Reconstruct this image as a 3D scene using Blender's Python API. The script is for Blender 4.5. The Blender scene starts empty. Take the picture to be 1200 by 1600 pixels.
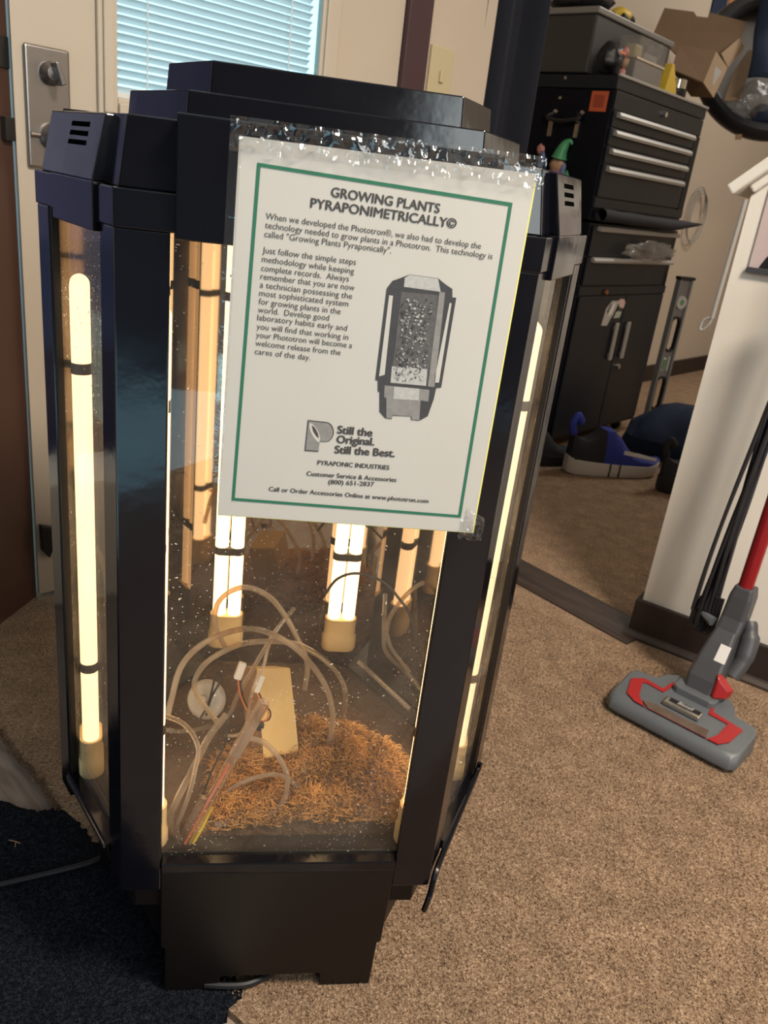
import bpy, bmesh, math, random
from mathutils import Vector, Matrix, noise
random.seed(7)
SC = bpy.context.scene
COL = SC.collection
R = math.radians

# ------------------------------------------------------------------ camera
CAM = Vector((-0.0496, -0.6281, 0.8582))
PITCH, ROLL, YAW, FPX = 0.38508, 0.124756, 0.173978, 1261.68
_f = Vector((math.sin(YAW)*math.cos(PITCH), math.cos(YAW)*math.cos(PITCH), -math.sin(PITCH)))
_r = Vector((math.cos(YAW), -math.sin(YAW), 0))
_u = _r.cross(_f)
_r2 = math.cos(ROLL)*_r + math.sin(ROLL)*_u
_u2 = -math.sin(ROLL)*_r + math.cos(ROLL)*_u
cd = bpy.data.cameras.new('camera')
cam = bpy.data.objects.new('camera', cd); COL.objects.link(cam)
M3 = Matrix((_r2, _u2, -_f)).transposed()
cam.matrix_world = Matrix.Translation(CAM) @ M3.to_4x4()
cd.sensor_fit = 'VERTICAL'; cd.sensor_height = 36; cd.sensor_width = 27
cd.lens = 36*FPX/1600; cd.clip_start = 0.02
cd.dof.use_dof = True; cd.dof.focus_distance = 0.72; cd.dof.aperture_fstop = 16
SC.camera = cam

# ------------------------------------------------------------------ world, added lamps, exposure
wd = bpy.data.worlds.new('sky'); SC.world = wd; wd.use_nodes = True
bg = wd.node_tree.nodes['Background']
bg.inputs[0].default_value = (0.46, 0.82, 1.0, 1); bg.inputs[1].default_value = 2.4
def area(name, loc, aim, sx, sy, power, col):
    d = bpy.data.lights.new(name, 'AREA'); d.shape = 'RECTANGLE'; d.size = sx; d.size_y = sy
    d.energy = power; d.color = col
    o = bpy.data.objects.new(name, d); COL.objects.link(o); o.location = loc
    o.rotation_euler = (Vector(aim)-Vector(loc)).to_track_quat('-Z', 'Y').to_euler()
    return o
area('front_fill_light', (1.25, -2.5, 1.62), (0.4, 0.2, 0.6), 1.35, 1.1, 26, (1.0, 0.93, 0.85))  # added fill from behind the camera, set in a made-up window
area('ceiling_fill_light', (0.95, -0.8, 2.36), (0.95, -0.8, 0), 0.5, 0.5, 82, (1.0, 0.86, 0.71))  # added overhead fill for the main room, no visible source
area('second_room_fill_light', (2.7, 2.6, 2.36), (2.5, 2.6, 0), 0.5, 0.5, 19, (1.0, 0.95, 0.88))  # added fill to brighten the tool chest and the wall behind
SC.view_settings.view_transform = 'Standard'; SC.view_settings.look = 'None'
SC.view_settings.gamma = 1.0; SC.view_settings.exposure = 0.0
SC.view_settings.use_curve_mapping = False
SC.cycles.max_bounces = 10; SC.cycles.transparent_max_bounces = 24
SC.cycles.sample_clamp_indirect = 4.0
SC.cycles.caustics_reflective = False; SC.cycles.caustics_refractive = False

# ------------------------------------------------------------------ helpers
def ray(x, y): return _f + (x-600)/FPX*_r2 - (y-800)/FPX*_u2
def atY(x, y, Y):
    d = ray(x, y); return CAM + d*((Y-CAM.y)/d.y)
def atZ(x, y, z=0):
    d = ray(x, y); return CAM + d*((z-CAM.z)/d.z)

class MB:
    def __init__(s): s.v = []; s.f = []; s.m = []
    def add(s, vs, fs, mi=0):
        b = len(s.v); s.v += [tuple(v) for v in vs]
        for f in fs: s.f.append(tuple(b+i for i in f)); s.m.append(mi)
        return s
    def box(s, p0, p1, mi=0):
        (a, b, c), (d, e, g) = p0, p1
        a, d = min(a, d), max(a, d); b, e = min(b, e), max(b, e); c, g = min(c, g), max(c, g)
        vs = [(a,b,c),(d,b,c),(d,e,c),(a,e,c),(a,b,g),(d,b,g),(d,e,g),(a,e,g)]
        return s.add(vs, [(0,3,2,1),(4,5,6,7),(0,1,5,4),(1,2,6,5),(2,3,7,6),(3,0,4,7)], mi)
    def obox(s, c, size, rot=(0,0,0), mi=0):
        from mathutils import Euler
        m = Matrix.Translation(Vector(c)) @ Euler(rot).to_matrix().to_4x4()
        h = [k/2 for k in size]; b = len(s.v)
        s.box((-h[0],-h[1],-h[2]), (h[0],h[1],h[2]), mi)
        for i in range(b, len(s.v)): s.v[i] = tuple(m @ Vector(s.v[i]))
        return s
    def loft(s, rings, mi=0, cap=True, close=True):
        n = len(rings[0]); vs = [p for r in rings for p in r]; fs = []
        for i in range(len(rings)-1):
            for j in range(n if close else n-1):
                k = (j+1) % n
                fs.append((i*n+j, i*n+k, (i+1)*n+k, (i+1)*n+j))
        if cap and close:
            fs.append(tuple(range(n-1, -1, -1))); o = (len(rings)-1)*n
            fs.append(tuple(o+j for j in range(n)))
        return s.add(vs, fs, mi)
    def prism(s, poly, z0, z1, mi=0, poly1=None):
        p1 = poly1 or poly
        return s.loft([[(x, y, z0) for x, y in poly], [(x, y, z1) for x, y in p1]], mi)
    def prismY(s, poly, y0, y1, mi=0):          # poly in (x, z)
        return s.loft([[(x, y1, z) for x, z in poly], [(x, y0, z) for x, z in poly]], mi)
    def tube(s, pts, r, n=8, mi=0, cap=True):
        pts = [Vector(p) for p in pts]; rs = r if isinstance(r, (list, tuple)) else [r]*len(pts)
        rings = []; t0 = (pts[1]-pts[0]).normalized()
        up = Vector((0,0,1)) if abs(t0.z) < .9 else Vector((1,0,0))
        a = t0.cross(up).normalized()
        for i, p in enumerate(pts):
            t = (pts[min(i+1, len(pts)-1)]-pts[max(i-1, 0)])
            t = t.normalized() if t.length > 1e-9 else t0
            a = (a - t*a.dot(t)); a = a.normalized() if a.length > 1e-6 else t.orthogonal().normalized()
            b = t.cross(a)
            rings.append([p + rs[i]*(math.cos(2*math.pi*k/n)*a + math.sin(2*math.pi*k/n)*b) for k in range(n)])
        return s.loft(rings, mi, cap)
    def lathe(s, prof, n=20, M=None, mi=0):
        M = M or Matrix.Identity(4); b = len(s.v)
        rings = [[(r*math.cos(2*math.pi*k/n), r*math.sin(2*math.pi*k/n), z) for k in range(n)] for r, z in prof]
        s.loft(rings, mi)
        for i in range(b, len(s.v)): s.v[i] = tuple(M @ Vector(s.v[i]))
        return s
    def grid(s, fn, nu, nv, mi=0):
        vs = [fn(i/nu, j/nv) for j in range(nv+1) for i in range(nu+1)]
        fs = [(j*(nu+1)+i, j*(nu+1)+i+1, (j+1)*(nu+1)+i+1, (j+1)*(nu+1)+i) for j in range(nv) for i in range(nu)]
        return s.add(vs, fs, mi)
    def build(s, name, mats, parent=None, smooth=False, bevel=0, seg=2, solid=0, sub=0, autosmooth=True):
        me = bpy.data.meshes.new(name); me.from_pydata(s.v, [], s.f)
        if not isinstance(mats, (list, tuple)): mats = [mats]
        for m in mats: me.materials.append(m)
        for p, mi in zip(me.polygons, s.m): p.material_index = mi
        bm = bmesh.new(); bm.from_mesh(me)
        bmesh.ops.recalc_face_normals(bm, faces=bm.faces); bm.to_mesh(me); bm.free()
        if smooth:
            for p in me.polygons: p.use_smooth = True
        o = bpy.data.objects.new(name, me); COL.objects.link(o)
        if parent: o.parent = parent
        if solid:
            md = o.modifiers.new('s', 'SOLIDIFY'); md.thickness = solid; md.offset = 0
        if bevel:
            md = o.modifiers.new('b', 'BEVEL'); md.width = bevel; md.segments = seg; md.limit_method = 'ANGLE'; md.angle_limit = R(35)
        if sub:
            md = o.modifiers.new('u', 'SUBSURF'); md.levels = sub; md.render_levels = sub
        if smooth and autosmooth and not sub:
            try:
                me.set_sharp_from_angle(angle=R(40))
            except Exception: pass
        return o
def tag(o, label=None, cat=None, group=None, kind=None):
    if label: o['label'] = label
    if cat: o['category'] = cat
    if group: o['group'] = group
    if kind: o['kind'] = kind
    return o
def thing(name, label, cat, loc=(0,0,0), rz=0, group=None):
    o = bpy.data.objects.new(name, None); COL.objects.link(o)
    o.empty_display_size = .05; o.location = loc; o.rotation_euler = (0, 0, rz)
    return tag(o, label, cat, group)
def struct(name, loc=(0,0,0), rz=0):
    o = bpy.data.objects.new(name, None); COL.objects.link(o); o.location = loc; o.rotation_euler = (0,0,rz)
    return tag(o, kind='structure')
def smoothpath(pts, n=6):
    pts = [Vector(p) for p in pts]; P = [pts[0]*2-pts[1]] + pts + [pts[-1]*2-pts[-2]]; out = []
    for i in range(1, len(P)-2):
        for k in range(n):
            t = k/n; a, b, c, d = P[i-1], P[i], P[i+1], P[i+2]
            out.append(.5*((2*b)+(c-a)*t+(2*a-5*b+4*c-d)*t*t+(3*b-a-3*c+d)*t**3))
    out.append(pts[-1]); return out

# ------------------------------------------------------------------ materials
def mat(name, col, rough=.5, metal=0, spec=.5, var=0, vscale=20, bump=0, bscale=80, emit=None, estr=0, coat=0, trans=0, sheen=0, rvar=0):
    m = bpy.data.materials.new(name); m.use_nodes = True; nt = m.node_tree; n = nt.nodes; l = nt.links
    p = n['Principled BSDF']; p.inputs['Base Color'].default_value = (*col, 1); p.inputs['Roughness'].default_value = rough
    p.inputs['Metallic'].default_value = metal; p.inputs['Specular IOR Level'].default_value = spec
    p.inputs['Coat Weight'].default_value = coat; p.inputs['Transmission Weight'].default_value = trans
    p.inputs['Sheen Weight'].default_value = sheen
    tc = n.new('ShaderNodeTexCoord')
    if var or rvar:
        t = n.new('ShaderNodeTexNoise'); t.inputs['Scale'].default_value = vscale; t.inputs['Detail'].default_value = 6
        l.new(tc.outputs['Object'], t.inputs['Vector'])
        if var:
            mx = n.new('ShaderNodeMix'); mx.data_type = 'RGBA'
            mx.inputs[6].default_value = (*[c*(1-var) for c in col], 1); mx.inputs[7].default_value = (*[min(1, c*(1+var)) for c in col], 1)
            l.new(t.outputs['Fac'], mx.inputs[0]); l.new(mx.outputs[2], p.inputs['Base Color'])
        if rvar:
            mr = n.new('ShaderNodeMapRange'); mr.inputs[3].default_value = max(.02, rough-rvar); mr.inputs[4].default_value = rough+rvar
            l.new(t.outputs['Fac'], mr.inputs[0]); l.new(mr.outputs[0], p.inputs['Roughness'])
    if bump:
        t2 = n.new('ShaderNodeTexNoise'); t2.inputs['Scale'].default_value = bscale; t2.inputs['Detail'].default_value = 4
        l.new(tc.outputs['Object'], t2.inputs['Vector'])
        b = n.new('ShaderNodeBump'); b.inputs['Strength'].default_value = bump; b.inputs['Distance'].default_value = .01
        l.new(t2.outputs['Fac'], b.inputs['Height']); l.new(b.outputs[0], p.inputs['Normal'])
    if emit:
        p.inputs['Emission Color'].default_value = (*emit, 1); p.inputs['Emission Strength'].default_value = estr
    return m

def carpet_mat(name, c1, c2, c3, scale):
    m = bpy.data.materials.new(name); m.use_nodes = True; nt = m.node_tree; n = nt.nodes; l = nt.links
    p = n['Principled BSDF']; p.inputs['Roughness'].default_value = .95; p.inputs['Specular IOR Level'].default_value = .1
    tc = n.new('ShaderNodeTexCoord')
    a = n.new('ShaderNodeTexNoise'); a.inputs['Scale'].default_value = scale; a.inputs['Detail'].default_value = 5; a.inputs['Roughness'].default_value = .7; a.inputs['Distortion'].default_value = 1.2
    b = n.new('ShaderNodeTexNoise'); b.inputs['Scale'].default_value = scale/14; b.inputs['Detail'].default_value = 3
    l.new(tc.outputs['Object'], a.inputs['Vector']); l.new(tc.outputs['Object'], b.inputs['Vector'])
    r = n.new('ShaderNodeValToRGB'); e = r.color_ramp.elements
    e[0].position = .36; e[0].color = (*c1, 1); e[1].position = .64; e[1].color = (*c3, 1)
    k = e.new(.5); k.color = (*c2, 1)
    l.new(a.outputs['Fac'], r.inputs[0])
    mr = n.new('ShaderNodeMapRange'); mr.inputs[1].default_value = .3; mr.inputs[2].default_value = .7; mr.inputs[3].default_value = .82; mr.inputs[4].default_value = 1.12
    l.new(b.outputs['Fac'], mr.inputs[0])
    mx = n.new('ShaderNodeVectorMath'); mx.operation = 'SCALE'
    l.new(r.outputs[0], mx.inputs[0]); l.new(mr.outputs[0], mx.inputs['Scale']); l.new(mx.outputs[0], p.inputs['Base Color'])
    bu = n.new('ShaderNodeBump'); bu.inputs['Strength'].default_value = .9; bu.inputs['Distance'].default_value = .006
    l.new(a.outputs['Fac'], bu.inputs['Height']); l.new(bu.outputs[0], p.inputs['Normal'])
    return m

def wood_mat(name, c1, c2, rough=.4, sx=2, sy=30, coords='Object'):
    m = bpy.data.materials.new(name); m.use_nodes = True; nt = m.node_tree; n = nt.nodes; l = nt.links
    p = n['Principled BSDF']; p.inputs['Roughness'].default_value = rough
    tc = n.new('ShaderNodeTexCoord'); mp = n.new('ShaderNodeMapping'); mp.inputs['Scale'].default_value = (sx, sy, sy)
    t = n.new('ShaderNodeTexNoise'); t.inputs['Scale'].default_value = 3; t.inputs['Detail'].default_value = 8; t.inputs['Distortion'].default_value = .6
    r = n.new('ShaderNodeValToRGB'); r.color_ramp.elements[0].color = (*c1, 1); r.color_ramp.elements[1].color = (*c2, 1)
    r.color_ramp.elements[0].position = .3; r.color_ramp.elements[1].position = .7
    l.new(tc.outputs['Object'], mp.inputs[0]); l.new(mp.outputs[0], t.inputs['Vector']); l.new(t.outputs['Fac'], r.inputs[0]); l.new(r.outputs[0], p.inputs['Base Color'])
    return m

def clear_mat(name, tint=(1,1,1), ior=1.45, rough=.02, speck=0, haze=0, bump=0):
    """thin clear sheet: Fresnel mix of a straight-through and a mirror lobe, with dust flecks"""
    m = bpy.data.materials.new(name); m.use_nodes = True; nt = m.node_tree; n = nt.nodes; l = nt.links
    for x in list(n):
        if x.type == 'BSDF_PRINCIPLED': n.remove(x)
    out = n['Material Output']; tr = n.new('ShaderNodeBsdfTransparent'); tr.inputs[0].default_value = (*tint, 1)
    gl = n.new('ShaderNodeBsdfGlossy'); gl.inputs['Roughness'].default_value = rough
    fr = n.new('ShaderNodeFresnel'); ge = n.new('ShaderNodeNewGeometry')
    mi_ = n.new('ShaderNodeMapRange'); mi_.inputs[3].default_value = ior; mi_.inputs[4].default_value = 1/ior   # same reflectance from both faces of the thin sheet
    l.new(ge.outputs['Backfacing'], mi_.inputs[0]); l.new(mi_.outputs[0], fr.inputs[0])
    mx = n.new('ShaderNodeMixShader'); l.new(fr.outputs[0], mx.inputs[0]); l.new(tr.outputs[0], mx.inputs[1]); l.new(gl.outputs[0], mx.inputs[2])
    last = mx; tc = n.new('ShaderNodeTexCoord')
    if bump:
        t2 = n.new('ShaderNodeTexNoise'); t2.inputs['Scale'].default_value = 60; t2.inputs['Detail'].default_value = 3
        l.new(tc.outputs['Object'], t2.inputs['Vector'])
        b = n.new('ShaderNodeBump'); b.inputs['Strength'].default_value = bump; b.inputs['Distance'].default_value = .004
        l.new(t2.outputs['Fac'], b.inputs['Height']); l.new(b.outputs[0], gl.inputs['Normal']); l.new(b.outputs[0], fr.inputs['Normal'])
    df = n.new('ShaderNodeBsdfDiffuse'); df.inputs[0].default_value = (.9, .86, .8, 1)
    tl = n.new('ShaderNodeBsdfTranslucent'); tl.inputs[0].default_value = (.9, .86, .8, 1)
    ad = n.new('ShaderNodeMixShader'); ad.inputs[0].default_value = .6; l.new(df.outputs[0], ad.inputs[1]); l.new(tl.outputs[0], ad.inputs[2])
    if haze:
        t = n.new('ShaderNodeTexNoise'); t.inputs['Scale'].default_value = 14; t.inputs['Detail'].default_value = 6
        l.new(tc.outputs['Object'], t.inputs['Vector'])
        mr = n.new('ShaderNodeMapRange'); mr.inputs[1].default_value = .4; mr.inputs[2].default_value = .8; mr.inputs[3].default_value = haze*.4; mr.inputs[4].default_value = haze*1.6
        l.new(t.outputs['Fac'], mr.inputs[0])
        m2 = n.new('ShaderNodeMixShader'); l.new(mr.outputs[0], m2.inputs[0]); l.new(last.outputs[0], m2.inputs[1]); l.new(ad.outputs[0], m2.inputs[2]); last = m2
    if speck:
        for sc, th, seed in ((190, .092, 0), (80, .055, 3)):
            mp = n.new('ShaderNodeMapping'); mp.inputs['Location'].default_value = (seed, seed*2, seed)
            nz = n.new('ShaderNodeTexNoise'); nz.inputs['Scale'].default_value = 90
            wv = n.new('ShaderNodeVectorMath'); wv.operation = 'MULTIPLY_ADD'; wv.inputs[1].default_value = (.012, .012, .012)
            vo = n.new('ShaderNodeTexVoronoi'); vo.inputs['Scale'].default_value = sc
            l.new(tc.outputs['Object'], mp.inputs[0]); l.new(mp.outputs[0], nz.inputs['Vector'])
            l.new(nz.outputs['Color'], wv.inputs[0]); l.new(mp.outputs[0], wv.inputs[2]); l.new(wv.outputs[0], vo.inputs['Vector'])
            big = n.new('ShaderNodeTexNoise'); big.inputs['Scale'].default_value = 9; l.new(mp.outputs[0], big.inputs['Vector'])
            mr = n.new('ShaderNodeMapRange'); mr.inputs[1].default_value = .35; mr.inputs[2].default_value = .75; mr.inputs[3].default_value = th*.15; mr.inputs[4].default_value = th*1.9
            l.new(big.outputs['Fac'], mr.inputs[0])
            lt = n.new('ShaderNodeMath'); lt.operation = 'LESS_THAN'; l.new(vo.outputs['Distance'], lt.inputs[0]); l.new(mr.outputs[0], lt.inputs[1])
            m3 = n.new('ShaderNodeMixShader'); l.new(lt.outputs[0], m3.inputs[0]); l.new(last.outputs[0], m3.inputs[1]); l.new(ad.outputs[0], m3.inputs[2]); last = m3
    l.new(last.outputs[0], out.inputs[0]); return m

def lamp_mat():
    m = bpy.data.materials.new('lit_fluorescent_tube'); m.use_nodes = True; nt = m.node_tree; n = nt.nodes; l = nt.links
    p = n['Principled BSDF']; p.inputs['Base Color'].default_value = (.8, .75, .62, 1); p.inputs['Roughness'].default_value = .3
    tc = n.new('ShaderNodeTexCoord'); vo = n.new('ShaderNodeTexVoronoi'); vo.inputs['Scale'].default_value = 130; l.new(tc.outputs['Object'], vo.inputs['Vector'])
    nz = n.new('ShaderNodeTexNoise'); nz.inputs['Scale'].default_value = 25; l.new(tc.outputs['Object'], nz.inputs['Vector'])
    mr = n.new('ShaderNodeMapRange'); mr.inputs[1].default_value = .4; mr.inputs[2].default_value = .7; mr.inputs[3].default_value = .02; mr.inputs[4].default_value = .17
    l.new(nz.outputs['Fac'], mr.inputs[0])
    gt = n.new('ShaderNodeMath'); gt.operation = 'GREATER_THAN'; l.new(vo.outputs['Distance'], gt.inputs[0]); l.new(mr.outputs[0], gt.inputs[1])
    m2 = n.new('ShaderNodeMapRange'); m2.inputs[3].default_value = .8; m2.inputs[4].default_value = 3.1; l.new(gt.outputs[0], m2.inputs[0])
    p.inputs['Emission Color'].default_value = (1.0, .67, .35, 1); l.new(m2.outputs[0], p.inputs['Emission Strength'])
    return m

M = {}
M['black'] = mat('glossy_black_plastic', (.0035, .0035, .006), .12, spec=.45, rvar=.09, vscale=22, bump=.05, bscale=18)
M['black2'] = mat('satin_black_plastic', (.007, .0055, .005), .4, spec=.3)
M['inner'] = mat('black_tray_plastic', (.02, .017, .015), .3)
M['mirror'] = mat('smoked_mirror_acrylic', (.34, .29, .24), .04, metal=1, rvar=.02, vscale=8)
M['pane'] = clear_mat('dusty_clear_acrylic', (.97, .96, .94), 1.45, .02, speck=1, haze=.032)
M['pane_side'] = clear_mat('scuffed_clear_acrylic', (.97, .96, .94), 1.45, .03, speck=1, haze=.06)
M['film'] = clear_mat('crinkled_clear_film', (.97, .97, .97), 1.9, .05, haze=.03, bump=.6)
M['hose'] = clear_mat('clear_vinyl_hose', (.80, .68, .48), 1.6, .08, haze=.30)
M['hose2'] = clear_mat('milky_vinyl_hose', (.74, .58, .36), 1.6, .1, haze=.42)
M['tubeg'] = clear_mat('clear_rigid_tube', (.93, .84, .72), 1.8, .05, haze=.16)
M['lamp'] = lamp_mat()
M['socket'] = mat('yellowed_lamp_base', (.78, .57, .28), .5, var=.15, vscale=40)
M['clip'] = mat('black_lamp_clip', (.015, .013, .012), .4)
M['paper'] = mat('white_paper', (.53, .505, .46), .75, var=.05, vscale=7)
M['paper_y'] = mat('yellow_paper', (.8, .75, .2), .8)
M['green'] = mat('printed_green', (.02, .145, .08), .7)
M['ink'] = mat('printed_ink', (.06, .055, .055), .8)
M['grey1'] = mat('printed_dark_grey', (.05, .05, .055), .8, var=.2, vscale=200)
M['grey1b'] = mat('printed_charcoal', (.10, .095, .095), .8, var=.5, vscale=220)
M['grey2'] = mat('printed_mid_grey', (.24, .23, .22), .8, var=.25, vscale=260)
M['grey3'] = mat('printed_light_grey', (.44, .43, .41), .8, var=.3, vscale=300)
M['carpet'] = carpet_mat('tan_carpet', (.17, .098, .056), (.42, .28, .18), (.72, .53, .37), 300)
M['mat'] = carpet_mat('dark_navy_mat', (.002, .003, .006), (.006, .008, .014), (.03, .035, .045), 240)
M['wood'] = wood_mat('grey_brown_laminate', (.19, .14, .11), (.40, .32, .26), .45, 3, 26)
M['thresh'] = wood_mat('dark_brown_threshold_wood', (.03, .021, .018), (.065, .046, .038), .45, 3, 26)
M['baseb'] = mat('dark_brown_baseboard', (.026, .017, .015), .45, var=.2, vscale=12)
M['wall'] = mat('beige_wall_paint', (.55, .46, .36), .85, var=.04, vscale=3, bump=.05, bscale=150)
M['wallw'] = mat('white_wall_paint', (.80, .75, .67), .7, var=.05, vscale=4, bump=.04, bscale=120)
M['ceil'] = mat('ceiling_paint', (.75, .72, .67), .9)
M['door'] = mat('cream_door_paint', (.56, .48, .38), .5, var=.07, vscale=5)
M['brown'] = mat('reddish_brown_jamb', (.075, .035, .024), .45, var=.2, vscale=8)
M['plum'] = mat('plum_brown_casing', (.06, .028, .032), .5)
M['nickel'] = mat('brushed_nickel', (.30, .28, .265), .36, metal=1, bump=.02, bscale=200)
M['steel'] = mat('chrome_steel', (.7, .66, .6), .18, metal=1)
M['handle'] = mat('satin_aluminium_pull', (.40, .385, .36), .45, metal=.5)
M['chest'] = mat('charcoal_steel_enamel', (.011, .013, .018), .36, spec=.32, rvar=.08, vscale=9)
M['chest2'] = mat('black_steel_enamel', (.003, .004, .008), .34, spec=.22)
def slat_mat():
    m = bpy.data.materials.new('translucent_white_slat'); m.use_nodes = True; n = m.node_tree.nodes; l = m.node_tree.links
    p = n['Principled BSDF']; p.inputs['Base Color'].default_value = (.8, .85, .85, 1); p.inputs['Roughness'].default_value = .5
    t = n.new('ShaderNodeBsdfTranslucent'); t.inputs[0].default_value = (.75, .85, .85, 1)
    x = n.new('ShaderNodeMixShader'); x.inputs[0].default_value = .22
    l.new(p.outputs[0], x.inputs[1]); l.new(t.outputs[0], x.inputs[2]); l.new(x.outputs[0], n['Material Output'].inputs[0]); return m
M['slat'] = slat_mat()
M['glass'] = clear_mat('window_glass', (.92, .97, .98), 1.45, .01)
M['navy'] = mat('navy_cloth', (.0035, .005, .012), .9, bump=.2, bscale=300)
M['card'] = mat('brown_cardboard', (.20, .125, .07), .85, var=.1, vscale=20)
M['card2'] = mat('light_cardboard_edge', (.34, .235, .14), .85, var=.1, vscale=20)
M['moss'] = mat('rust_brown_moss', (.56, .285, .085), .9, var=.6, vscale=70)
M['moss2'] = mat('dark_moss', (.24, .11, .035), .9, var=.6, vscale=70)
M['soil'] = mat('dark_brown_soil', (.10, .055, .027), .9, var=.5, vscale=80, bump=.8, bscale=120)
M['boxy'] = mat('cream_yellow_plastic', (.76, .53, .22), .45, var=.05, vscale=12)
M['boxs'] = mat('tan_plastic_side', (.42, .24, .12), .5)
M['white'] = mat('white_plastic', (.75, .73, .70), .4)
M['greyw'] = mat('pale_grey_plastic', (.40, .385, .37), .45)
M['orange'] = mat('orange_red', (.78, .22, .08), .4)
M['red'] = mat('red_plastic', (.33, .016, .018), .32)
M['redm'] = mat('metallic_red_paint', (.30, .012, .018), .28, metal=.3)
M['vac'] = mat('slate_grey_plastic', (.105, .115, .125), .42, var=.08, vscale=20)
M['vac2'] = mat('dark_grey_plastic', (.055, .055, .062), .45)
M['smoke'] = mat('smoked_window_plastic', (.12, .085, .065), .15, var=.5, vscale=25)
M['cord'] = mat('black_rubber_cord', (.008, .008, .011), .45)
M['slot_shade'] = mat('painted_slot_shade', (.002, .002, .002), 1.0, spec=0)
M['cordg'] = mat('grey_cord', (.33, .31, .29), .5)
M['yellow'] = mat('yellow_plastic', (.72, .50, .05), .5)
M['gbox'] = mat('grey_storage_plastic', (.04, .037, .035), .5, var=.1, vscale=10)
M['gclear'] = mat('cloudy_plastic', (.21, .195, .18), .3)
M['pink'] = mat('pink_trinket', (.5, .22, .2), .5, var=.4, vscale=60)
M['blue'] = mat('royal_blue_fabric', (.016, .03, .27), .7, bump=.1, bscale=200)
M['shoeb'] = mat('black_mesh_fabric', (.012, .013, .018), .75, bump=.3, bscale=400)
M['sole'] = mat('white_foam_sole', (.58, .53, .48), .6)
M['olabel'] = mat('orange_warning_paper', (.48, .09, .03), .7)
M['lgrey'] = mat('grey_aluminium_beam', (.17, .165, .16), .4)
M['levgreen'] = mat('green_vial_liquid', (.12, .3, .12), .2)
M['cream'] = mat('cream_switch_plastic', (.55, .46, .28), .5)
M['bag'] = clear_mat('clear_polythene_bag', (.8, .8, .8), 1.6, .15, haze=.22, bump=1.0)
M['skin'] = mat('tan_paint', (.42, .26, .16), .6)
M['gnomeg'] = mat('green_paint', (.05, .26, .11), .5)
M['gnomep'] = mat('mauve_paint', (.30, .15, .24), .5)
M['gnomeb'] = mat('blue_grey_paint', (.10, .13, .25), .5)
M['poster'] = mat('orange_print', (.45, .2, .07), .6, var=.5, vscale=12)
M['dblue'] = mat('dark_blue_cloth', (.006, .018, .05), .8)
M['pinkpaper'] = mat('pale_pink_print', (.58, .46, .45), .7)
M['skyout'] = mat('outdoor_siding', (.5, .6, .66), .8)

# ------------------------------------------------------------------ structure: floor
WL = [(-0.80, .95), (-.42, .47), (-.274, .285), (-.05, .0015), (.10, -.19), (1.0, -1.33)]
def ragged(a, b, n, amp):
    out = []
    for i in range(n):
        t = i/n; x = a[0]+(b[0]-a[0])*t; y = a[1]+(b[1]-a[1])*t
        d = random.uniform(-amp, amp); out.append((x+.78*d, y+.62*d))
    return out
edge = ragged((-1.3, 1.58), (-.42, .47), 90, .004) + ragged((-.42, .47), (-.05, .0015), 110, .004) + ragged((-.05, .0015), (1.9, -2.47), 150, .004)
floor = struct('floor')
poly = edge + [(1.9, -2.7), (3.6, -2.7), (3.6, 5.2), (-1.3, 5.2)]
fm = MB(); fm.add([(x, y, 0) for x, y in poly]+[(x, y, -.012) for x, y in poly],
    [tuple(range(len(poly)))]+[(i, (i+1) % len(poly), len(poly)+(i+1) % len(poly), len(poly)+i) for i in range(len(poly))])
carpet = fm.build('carpet', M['carpet'], floor)
# carpet tufts fraying along the cut edge (uncountable)
tm = MB()
for (x, y) in edge[60:210]:
    if y < .30: continue
    for k in range(9):
        px = x+random.uniform(-.006, .004); py = y+random.uniform(-.006, .004); a = random.uniform(0, 6.28); r = .0016
        h = random.uniform(.003, .008); ox = random.uniform(-.006, .002); oy = random.uniform(-.005, .002)
        tm.add([(px+r*math.cos(a), py+r*math.sin(a), -.004), (px+r*math.cos(a+2.1), py+r*math.sin(a+2.1), -.004), (px+r*math.cos(a+4.2), py+r*math.sin(a+4.2), -.004), (px+ox, py+oy, h)],
               [(0,1,3),(1,2,3),(2,0,3)])
tag(tm.build('carpet_fray', M['carpet'], floor), kind='stuff')
# standing carpet pile on the near carpet (uncountable)
pm = MB(); rp = random.Random(11); pv, pf = [], []
for k in range(90000):
    x = rp.uniform(-.1, 1.0)+.0; y = rp.uniform(-.16, .98)
    if (x+.274)*.785+(y-.285)*.62 < .012: continue
    if .47*x-y < -.80 or (x-.80)*.669+(y-.834)*.743 > -.07: continue
    a = rp.uniform(0, 6.28); h = rp.uniform(.0012, .0040); r = rp.uniform(.0009, .0020); ox = rp.uniform(-.003, .003); oy = rp.uniform(-.003, .003); b_ = len(pv)
    pv += [(x+r*math.cos(a), y+r*math.sin(a), -.0005), (x+r*math.cos(a+2.1), y+r*math.sin(a+2.1), -.0005), (x+r*math.cos(a+4.2), y+r*math.sin(a+4.2), -.0005), (x+ox, y+oy, h)]
    pf += [(b_, b_+1, b_+3), (b_+1, b_+2, b_+3), (b_+2, b_, b_+3)]
pm.add(pv, pf); tag(pm.build('carpet_pile', M['carpet'], floor), kind='stuff')
ax = Vector((.62, -.785, 0)); ay = Vector((-.785, -.62, 0))
wood = struct('floor', (-.274, .285, -.022), math.atan2(-.785, .62))
for i in range(8):
    y0 = .03-.16*i; y1 = y0-.1585
    MB().box((-3, y0, 0), (3, y1, .010)).build('plank', M['wood'], wood, bevel=.001, seg=1)
th = struct('trim_1', (.8, .834, 0), math.atan2(.838, -.545))      # dark threshold strip between the rooms
pr = [(-.058, -.006), (-.058, .004), (-.045, .008), (.045, .008), (.058, .004), (.058, -.006)]
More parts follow.
